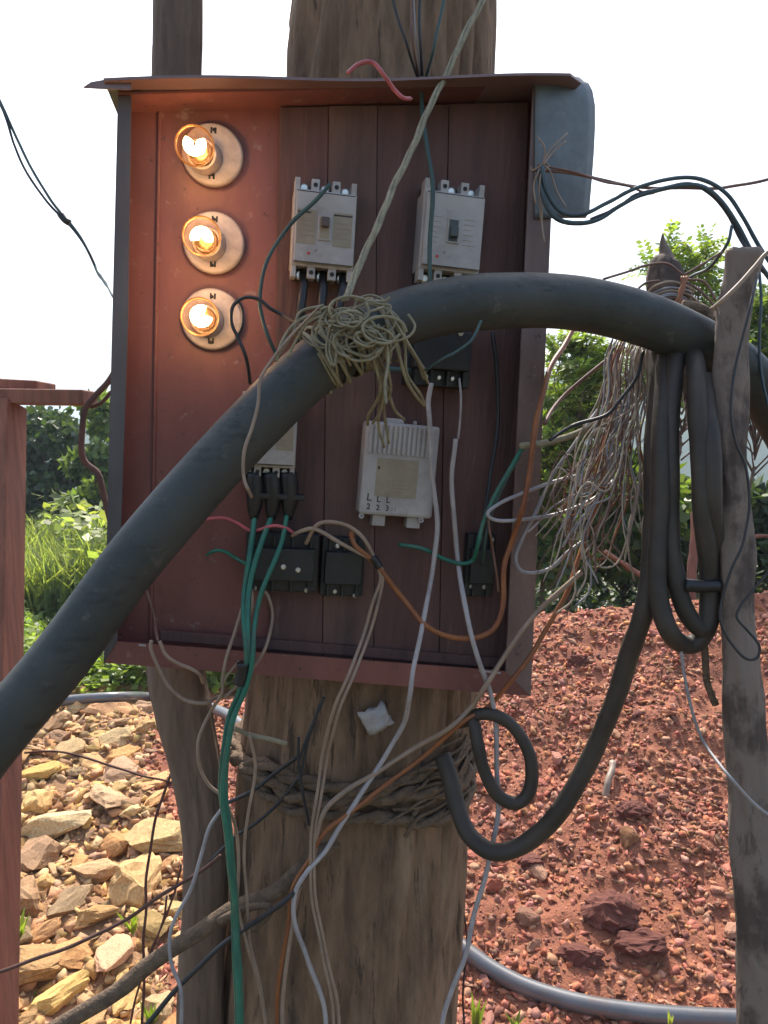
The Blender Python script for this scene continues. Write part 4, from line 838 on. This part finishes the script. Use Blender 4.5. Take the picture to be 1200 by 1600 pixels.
for pts in ([(845, 262), (856, 240), (870, 225), (888, 208)], [(846, 262), (850, 235), (840, 215)], [(848, 260), (865, 238), (885, 222)], [(843, 262), (838, 275), (833, 290), (838, 320)], [(848, 262), (843, 285), (846, 330), (850, 378)],
            [(846, 262), (850, 300), (848, 345), (850, 372)], [(842, 262), (830, 268), (826, 262)], [(850, 262), (860, 272), (872, 300), (886, 322)], [(852, 255), (842, 262), (848, 270), (856, 262), (848, 255)]):
    MB().tube([p - fe.location for p in kink(spline([cab(x, y, .095 + random.uniform(-.003, .006)) for x, y in pts], 5), .004)], .0011, 5).build('strand', M['cream_wire'], fe, smooth=True)
pr_ = 'pair of thin aerial wires crossing the sky at left'
W('aerial_wire', 'upper strand of the twin wires crossing the sky at left', 'wire', [(-60, 20, 1.6), (-5, 148, 1.5), (25, 215), (62, 285), (98, 335), (130, 378), (156, 425), (182, 470, 1.3)], 4.5, M['dgreen_wire'], 'P', 1.4, group=pr_, amp=.004)
W('aerial_wire', 'lower strand of the twin wires crossing the sky at left', 'wire', [(-70, 20, 1.6), (-2, 160, 1.5), (22, 228), (55, 290), (100, 343), (136, 388), (158, 432), (184, 474, 1.3)], 4, M['black_wire'], 'P', 1.4, group=pr_, amp=.004)
W('wire_joint', 'small taped joint on the twin wires in the sky', 'tape', [(94, 334, 1.4), (101, 342), (109, 347)], 11, M['tape'], 'P', 1.4)

# ---------------------------------------------------------------- thick hanging cables
tk = 'thick dark cables hanging from the hose'
W('thick_cable', 'thick dark cable swooping from the hose down to the wooden pole', 'cable', [(1040, 505, .93), (1032, 560, .90), (1024, 680, .87), (1021, 780), (1018, 880), (1004, 960), (972, 1060, .90), (930, 1165, .93), (878, 1260, .95), (826, 1315, .97), (775, 1332, .98), (735, 1308, 1.0), (715, 1262, 1.02), (704, 1220, 1.03), (690, 1180, 1.04)], 29, M['cable'], 'P', n=16, group=tk, amp=.003)
W('thick_cable', 'thick dark cable whose loop reaches lowest beside the grey stake', 'cable', [(1055, 515, .93), (1040, 570, .885), (1034, 680, .85), (1030, 800, .845), (1024, 890), (1028, 945), (1046, 988), (1075, 1008, .86), (1100, 992), (1114, 950), (1116, 880), (1116, 780, .825), (1110, 680, .83), (1100, 590, .86)], 29, M['cable'], 'P', .865, n=16, group=tk, amp=.003)
W('thick_cable', 'inner thick dark cable loop between the other cables and the stake', 'cable', [(1075, 525, .90), (1054, 580, .87), (1047, 700, .85), (1046, 800), (1050, 880), (1066, 945), (1092, 980), (1106, 970), (1106, 900), (1100, 800, .83), (1094, 700), (1090, 600, .84), (1084, 548, .88)], 29, M['cable'], 'P', .845, n=16, group=tk, amp=.003)
W('cable_band', 'black band holding the hanging cables together', 'tie', [(1066, 914, .84), (1090, 916), (1122, 914, .84)], 20, M['tape'], 'P', n=12)
W('thick_cable', 'dark cable coiled in a small loop at the right side of the pole', 'cable', [(722, 1128, 1.03), (738, 1128, 1.0), (745, 1160, .99), (758, 1205), (778, 1242), (806, 1254), (828, 1232), (828, 1186), (806, 1142), (778, 1120), (748, 1116, 1.0), (720, 1130, 1.03)], 20, M['cable'], 'P', .98, n=14, amp=.003)
W('rope_tail', 'mossy rope tail hanging below the cable loops', 'rope', [(1100, 985, .86), (1103, 1020), (1105, 1060), (1112, 1085), (1118, 1100)], 11, M['rope'], 'P', .86, taper=False)
W('wire', 'thin grey wire swinging from the cable loops to the right border', 'wire', [(1066, 1012, .85), (1072, 1060), (1082, 1110), (1105, 1165), (1140, 1212, .80), (1180, 1255), (1230, 1290)], 5, M['grey_wire'], 'P', .85)
W('wire', 'black wire winding down the grey stake into an open loop', 'wire', [(1182, 430, .82), (1172, 480, .80), (1158, 545), (1146, 600, .80), (1141, 645), (1150, 690), (1168, 730), (1174, 790), (1162, 850), (1142, 890, .80), (1130, 930), (1126, 965), (1140, 1000, .80), (1165, 1028, .80), (1184, 1028), (1188, 1008), (1172, 985), (1155, 965), (1158, 948), (1180, 920), (1215, 880)], 4.5, M['black_wire'], 'P', .80)
W('wire', 'black wire bowing across the foliage at the right border', 'wire', [(1185, 400, .9), (1190, 470), (1188, 560, .9), (1196, 620), (1215, 680)], 4.5, M['blue_wire'], 'P', .9)

# ---------------------------------------------------------------- tangle of thin wires on the right
tg = empty('wire_tangle', 'curtain of tangled bare thin wires hanging right of the cabinet', 'wire tangle', loc=P(985, 540, .96)); random.seed(44)
tm = ['straw', 'brown_wire', 'straw', 'grey_wire', 'cream_wire', 'straw', 'orange_wire']
for i in range(72):
    x0 = 955 + random.random() ** .8 * 65; y0 = 520 + random.uniform(-6, 20); d0 = random.uniform(.935, 1.0); kind = random.random()
    if kind < .30:     # hang nearly straight
        x1 = x0 - random.uniform(0, 45); y1 = random.uniform(760, 930); pts = [(x0, y0), (x0 - 4, 600), ((x0 + x1) / 2 + random.gauss(0, 12), (y0 + y1) / 2 + 20), (x1 + random.gauss(0, 12), y1 - 60), (x1 + random.gauss(0, 16), y1)]
    elif kind < .8:    # sweep down left
        x1 = random.uniform(832, 935); y1 = random.uniform(740, 960); pts = [(x0, y0), (x0 - 12, 600), (x0 - 40 + random.gauss(0, 14), 690), ((x0 + x1) / 2 - 15 + random.gauss(0, 16), 770), (x1 + 25, y1 - 40), (x1, y1)]
    else:              # loops that turn back up
        x1 = random.uniform(880, 960); y1 = random.uniform(740, 880); pts = [(x0, y0), (x0 - 20, 620), (x1 + 20, y1 - 90), (x1, y1), (x1 + 30, y1 + 12), (x1 + 55, y1 - 40), (x1 + 60, y1 - 120)]
    w_ = random.choice((1.7, 2.1, 2.6, 3.2)); ws = [P(x, y, d0 - .06 * min(1, max(0, (y - 540) / 300))) for x, y in pts]
    MB().tube([p - tg.location for p in kink(spline(ws, 6), .012)], w_ * .93 / F / 2, 5).build('strand', M[random.choice(tm)], tg, smooth=True)
W('stick', 'reddish twig slanting behind the tangled wires to the right rim', 'twig', [(975, 540, 1.02), (925, 580), (880, 625), (850, 660, .98)], 6, M['brown_wire'], 'P', 1.0, amp=.006)
W('wire', 'black wire crossing the tangle down to the rim', 'wire', [(1010, 550, .90), (995, 590), (965, 625), (945, 648), (900, 665), (860, 690, .87)], 6, M['black_wire'], 'P', .89)
# wires lashed round the fork
lw_ = empty('wire_lashing', 'beige and orange wires lashed round the broken prong of the stake', 'wire', loc=P(1045, 460, .96)); random.seed(9)
for i in range(17):
    y0 = 445 + i * 4.2 + random.gauss(0, 2); pts = [(1004 + random.gauss(0, 3), y0 + 20, .97), (1022, y0 + 4, .955), (1048, y0 - 4, .95), (1068 + random.gauss(0, 4), y0 + 2, .96), (1078 + random.gauss(0, 5), y0 + 12, .98)]
    MB().tube([p - lw_.location for p in kink(spline([P(*p) for p in pts], 5), .004)], random.choice((.0011, .0015, .0018)), 5).build('turn', M[random.choice(('cream_wire', 'grey_wire', 'twine', 'brown_wire'))], lw_, smooth=True)
for i in range(6):
    pts = [(1070 + random.gauss(0, 3), 432, .945), (1066 + random.gauss(0, 4), 455, .94), (1058 + random.gauss(0, 5), 480, .935)]
    MB().tube([p - lw_.location for p in spline([P(*p) for p in pts], 5)], .0018, 5).build('orange_turn', M['orange_wire'], lw_, smooth=True)
for pts in ([(940, 440), (975, 430), (1010, 418), (1045, 414), (1070, 430)], [(1070, 430), (1100, 412), (1130, 395)], [(1072, 440), (1090, 452), (1112, 480), (1118, 498)], [(1075, 436), (1100, 440), (1114, 470)], [(985, 460), (1005, 445), (1030, 440)]):
    MB().tube([p - lw_.location for p in kink(spline([P(x, y, .95) for x, y in pts], 5), .005)], .0016, 5).build('free_end', M['brown_wire'], lw_, smooth=True)
W('wire', 'beige wire slung round the top of the grey stake', 'wire', [(1110, 482, .82), (1130, 466, .81), (1155, 445), (1178, 420), (1196, 398), (1220, 380)], 7, M['cream_wire'], 'P', .81)
W('wire_wrap', 'dark wrapping between hose and broken prong', 'tape', [(1062, 478, .93), (1085, 482), (1105, 492), (1118, 505, .92)], 22, M['rope'], 'P', .925)

# ---------------------------------------------------------------- lashing round the pole below the cabinet
ls = empty('rope_lashing', 'dark brown rope wound round the thick pole below the cabinet', 'rope', loc=P(555, 1180, 1.235)); random.seed(3)
def ringpts(py, dr, tilt, ph=0):
    c = P(553, py, 1.232); rr_ = .180 + dr; return [c + Vector((math.cos(a) * rr_, math.sin(a) * rr_, -tilt * math.cos(a) + .006 * math.sin(5 * a + ph) + .01 * noise.noise(Vector((math.cos(a) * 3, math.sin(a) * 3, ph))))) for a in [2 * math.pi * k / 60 for k in range(61)]]
for i, (py, dr, tilt, w_) in enumerate(((1148, .006, .004, .010), (1168, .007, .012, .012), (1192, .006, .028, .010))):
    c4 = ringpts(py, dr, tilt, i)
    for j in range(2):
        pts = [p + Vector((0, 0, w_ * .5 * math.sin(k * 1.3 + j * math.pi))) + (p - P(553, py, 1.232)).normalized() * w_ * .5 * math.cos(k * 1.3 + j * math.pi) for k, p in enumerate(c4)]
        MB().tube([p - ls.location for p in pts], w_ * .62, 7).build('coil', M['rope'], ls, smooth=True)
for i in range(16):
    t0 = random.random(); a = R(random.uniform(-55, -15)); z0 = P(553, 1120 + 105 * t0, 1.2).z; pts = []
    for k in range(5):
        aa = a + R(14) * (k - 2) * random.uniform(.5, 1.1); c = P(553, 1180, 1.232); rr_ = .184 + random.uniform(0, .010); pts.append(Vector((c.x + math.cos(aa) * rr_, c.y + math.sin(aa) * rr_, z0 + (k - 2) * random.uniform(-.004, .012))))
    MB().tube([p - ls.location for p in kink(spline(pts, 4), .008)], random.choice((.0022, .0015, .003)), 6).build('fibre', M['rope'], ls, smooth=True)
W('wire', 'twisted wire braid at the left end of the rope lashing', 'wire', [(372, 1138, .06), (388, 1146, .05), (405, 1151), (425, 1155), (445, 1160, .05)], 8, M['twine'], amp=.008)
W('rope', 'frayed brown rope slanting across both trunks at lower left', 'rope', [(535, 1308, 1.07), (512, 1325, 1.055), (488, 1342, 1.045), (455, 1370, 1.04), (410, 1398, 1.035), (350, 1432), (280, 1478), (200, 1532), (120, 1582), (40, 1635, 1.03)], 26, M['rope'], 'P', 1.03, n=12, amp=.007, taper=True)
W('rope', 'second ply of frayed rope below the slanting rope', 'rope', [(340, 1446, 1.02), (390, 1416), (420, 1410), (405, 1440), (380, 1462)], 12, M['rope'], 'P', 1.02, amp=.008)
W('wire', 'black wire slanting under the frayed rope to the bottom', 'wire', [(210, 1620, 1.0), (290, 1532), (340, 1484), (400, 1440), (455, 1398), (488, 1352, 1.04)], 8, M['black_wire'], 'P', 1.01)
W('stem', 'thin dark vine crossing the rubble at lower left', 'vine', [(-30, 1525, 1.0), (60, 1495), (140, 1465), (200, 1432), (262, 1395), (300, 1368), (345, 1335, .98)], 6, M['dry'], 'P', 1.0)
W('wire', 'upper dark wire tied from the pole lashing to the slim trunk', 'wire', [(345, 1262, 1.06), (395, 1236), (430, 1208), (466, 1182, 1.04)], 6.5, M['black_wire'], 'P', 1.05)
W('wire', 'lower dark wire tied from the pole lashing to the slim trunk', 'wire', [(330, 1345, 1.06), (366, 1308), (400, 1286), (440, 1248), (470, 1212, 1.04)], 5.5, M['black_wire'], 'P', 1.05)
for i, pts in enumerate(([(505, 1090), (488, 1130), (478, 1180), (470, 1220)], [(498, 1100), (480, 1150), (466, 1200)], [(466, 1150), (468, 1190), (476, 1250), (484, 1290)])):
    W('wire', ('outer', 'middle', 'lowest')[i] + ' dark wire hanging beside the cream pair under the cabinet', 'wire', [(x, y, .03) for x, y in pts], 5, M['black_wire'])
W('wire', 'grey-black wire curling down the front of the slim trunk', 'wire', [(348, 1260, .95), (325, 1295), (314, 1340), (300, 1385), (276, 1430), (266, 1465), (268, 1510), (280, 1550), (282, 1620)], 6, M['grey_wire'], 'P', .95)
W('wire', 'pale fibrous strand down the left flank of the thick pole', 'wire', [(392, 1150, .06), (398, 1200, .05), (388, 1270), (382, 1340), (386, 1400), (392, 1480), (410, 1560), (425, 1640)], 5, M['cream_wire'])
W('wire', 'pale strand forking off beside the green cables near the bottom', 'wire', [(362, 1380, .06), (375, 1430), (400, 1530, .05), (415, 1590), (420, 1640)], 5, M['cream_wire'])
# plastic scrap
pm = MB(); N_ = 9; c = L(588, 1124, .02)
for j in range(N_):
    for i in range(N_):
        u, v = i / (N_ - 1) - .5, j / (N_ - 1) - .5; a = R(30); rr_ = .038
        x, y = (u * math.cos(a) - v * math.sin(a)) * rr_, (u * math.sin(a) + v * math.cos(a)) * rr_
        pm.v.append((x + .0045 * noise.noise(Vector((i * .45, j * .45, 0))), y + .0045 * noise.noise(Vector((i * .45, j * .45, 7))), .006 * noise.noise(Vector((u * 6, v * 6, 3))) + .007 * (1 - 4 * (u * u + v * v))))
pm.f = [(j * N_ + i, j * N_ + i + 1, (j + 1) * N_ + i + 1, (j + 1) * N_ + i) for j in range(N_ - 1) for i in range(N_ - 1)]
o = pm.build('plastic_scrap', M['plastic'], smooth=True); o.matrix_world = CMAT @ Matrix.Translation(c); tag(o, 'crumpled whitish plastic scrap stuck on the pole under the cabinet', 'plastic scrap')
o.modifiers.new('solid', 'SOLIDIFY').thickness = .001

# ---------------------------------------------------------------- conduit on the ground
def gp(px, py, off=.02):
    r = ray(px, py); t = 1.4
    while t < 6:
        p = CAM + r * t
        if p.z < float(terrain(p.x, p.y)) + off: break
        t += .004
    return p
cpts = [P(-60, 1118, gp(60, 1112).y), gp(30, 1106, .05), gp(110, 1094, .05), gp(185, 1089, .05), gp(240, 1090, .05), gp(330, 1106, .05), gp(385, 1140, .04), gp(460, 1220, .0), gp(600, 1370, .0), gp(690, 1455), gp(722, 1480), gp(770, 1515), gp(830, 1545), gp(910, 1568), gp(1000, 1582), gp(1090, 1589), gp(1180, 1592), gp(1300, 1592), gp(1500, 1588)]
hp = spline(cpts, 10); o0 = hp[0].copy()
o = MB().tube([p - o0 for p in hp], .024, 24).build('conduit', M['conduit'], smooth=True, loc=o0); tag(o, 'grey plastic conduit lying across rubble and gravel behind the pole', 'conduit')

# ---------------------------------------------------------------- red timber frame at the left border
fr = empty('timber_frame', 'weathered red timber frame cut off by the left border', 'frame', loc=Vector((P(10, 900, 1.7).x, P(10, 900, 1.7).y, 0)))
def beam(name, a, b, w0, h0, par, m='stake'):
    a, b = Vector(a) - par.location, Vector(b) - par.location; t = (b - a).normalized(); s = t.cross(Vector((0, 0, 1)) if abs(t.z) < .8 else Vector((0, 1, 0))).normalized() * w0 / 2; u = t.cross(s).normalized() * h0 / 2
    vs = [p + x + y for p in (a, b) for x, y in ((-s, -u), (s, -u), (s, u), (-s, u))]
    return MB().add(vs, [(0, 3, 2, 1), (4, 5, 6, 7), (0, 1, 5, 4), (1, 2, 6, 5), (2, 3, 7, 6), (3, 0, 4, 7)]).build(name, M[m], par, bevel=.003)
t1 = P(-4, 632, 1.7); t2 = P(-12, 1064, 1.62); dirn = (t2 - t1).normalized()
beam('post', t1, t1 + dirn * ((t1.z + .1) / -dirn.z), .09, .09, fr)
beam('crossbeam', P(-220, 617, 1.72), P(141, 622, 1.69), .075, .032, fr)
beam('top_board', P(-200, 590, 1.76), P(73, 605, 1.76), .10, .022, fr)
W('vine', 'brown vine hanging at the end of the red crossbeam', 'vine', [(182, 575, 1.66), (165, 600), (148, 626), (135, 648), (131, 680), (136, 715), (150, 740), (160, 775, 1.66), (172, 820)], 10, M['dry'], 'P', 1.66, amp=.012)
W('vine', 'thin bent vine stem above the crossbeam end', 'vine', [(185, 600, 1.68), (170, 618), (158, 632), (142, 640)], 6, M['dry'], 'P', 1.68, amp=.01)
# orange stake and sticks behind the mound
W('orange_stake', 'sunlit orange-red stake standing behind the hanging cables', 'stake', [(1078, 1000, 4.0), (1080, 930), (1082, 880), (1086, 840), (1087, 800, 4.0)], 15, M['stake'], 'P', 4.0)
W('orange_stick', 'orange stick leaning low behind the tangled wires', 'stick', [(945, 862, 4.0), (970, 878), (1000, 898), (1020, 915, 3.95)], 8, M['stake'], 'P', 4.0)
W('orange_rail', 'thin orange rail right of the grey stake', 'stick', [(1150, 838, 4.2), (1180, 838), (1260, 839, 4.2)], 6, M['stake'], 'P', 4.2)
W('root_stick', 'short pale root standing out of the gravel mound', 'stick', [(946, 1262, 2.75), (950, 1225, 2.78), (958, 1190, 2.85)], 11, M['cream_wire'], 'P', 2.8, amp=.01)
W('root_stick', 'thin bent twig lying on the red gravel', 'stick', [(975, 1425, 2.42), (1010, 1402, 2.46), (1040, 1385, 2.5), (1065, 1360, 2.56)], 4, M['cream_wire'], 'P', amp=.01)
# dry stems and small plants in the rubble
for i, (pts, lab) in enumerate((([(222, 1640), (224, 1500), (228, 1400), (238, 1300), (266, 1212)], 'tall thin red stem in front of the largest ochre rock'), ([(235, 1500), (250, 1450), (275, 1395), (282, 1350)], 'short red stem leaning to the slim trunk'),
        ([(205, 1600), (215, 1540), (250, 1450), (262, 1400)], 'red stem behind the frayed rope'), ([(40, 1175), (120, 1180), (200, 1205), (270, 1225)], 'dry stem lying flat over the pale rocks'), ([(726, 1640), (724, 1560), (727, 1480), (726, 1420)], 'dark red stem at the right edge of the thick pole'))):
    W('dry_stem', lab, 'stem', [(x, y) for x, y in pts], 3.5 if i else 4.5, M['dry'], 'P', 1.7 if i != 4 else 1.3, amp=.006)
def plant(label, px, py, dep, n, h, kind='leaf', m='leaf_bright'):
    b = P(px, py, dep); e = empty('small_plant', label, 'plant', loc=b, group='small weeds in the foreground')
    for i in range(n):
        a = random.uniform(0, 6.28); ln = h * random.uniform(.6, 1); tilt = random.uniform(.1, .7) if kind == 'leaf' else random.uniform(.05, .3)
        tip = Vector((math.cos(a) * ln * tilt, math.sin(a) * ln * tilt, ln)); mid = tip * .5 + Vector((0, 0, ln * .12)); wv = Vector((-math.sin(a), math.cos(a), 0)) * (h * (.09 if kind == 'leaf' else .035))
        if kind != 'leaf': wv = Vector((1, 0, 0)) * h * .04
        z = Vector((0, 0, 0)); MB().add([z, mid * .6 + wv, mid + wv * .9, tip, mid - wv * .9, mid * .6 - wv], [(0, 1, 2, 3, 4, 5)]).build('leaf', M[m], e)
plant('upright green grass blades at the right foot of the thick pole', 742, 1625, 1.9, 7, .14, 'blade', 'leaf')
plant('small grass tuft beside the conduit near the stake', 1046, 1610, 2.0, 5, .07, 'blade', 'grass')
plant('small green weed among the ochre rocks at the left border', 62, 1600, 2.1, 14, .10)
plant('tiny weed growing between ochre rocks above the frayed rope', 208, 1462, 2.2, 10, .08)
plant('tiny weed low between rocks near the left border', 30, 1470, 2.2, 10, .08)
plant('leafy weed at the bottom below the red stems', 238, 1610, 2.0, 12, .09, 'leaf', 'leaf')
plant('fallen green leaves right of the pole foot', 805, 1612, 1.95, 6, .06, 'leaf', 'leaf')

# ---------------------------------------------------------------- haze (air over the whole scene)
if HAZE:
    hb = MB().box(-960, 960, -40, 960, -20, 60).build('haze', M['slot']); hb.data.materials.clear()
    hm = bpy.data.materials.new('haze_air'); hm.use_nodes = True; n = hm.node_tree; n.nodes.clear()
    v = n.nodes.new('ShaderNodeVolumePrincipled'); v.inputs['Color'].default_value = (.70, .84, 1, 1); v.inputs['Density'].default_value = HAZE; v.inputs['Anisotropy'].default_value = .1
    o_ = n.nodes.new('ShaderNodeOutputMaterial'); n.links.new(v.outputs[0], o_.inputs['Volume']); hb.data.materials.append(hm); hb['kind'] = 'stuff'
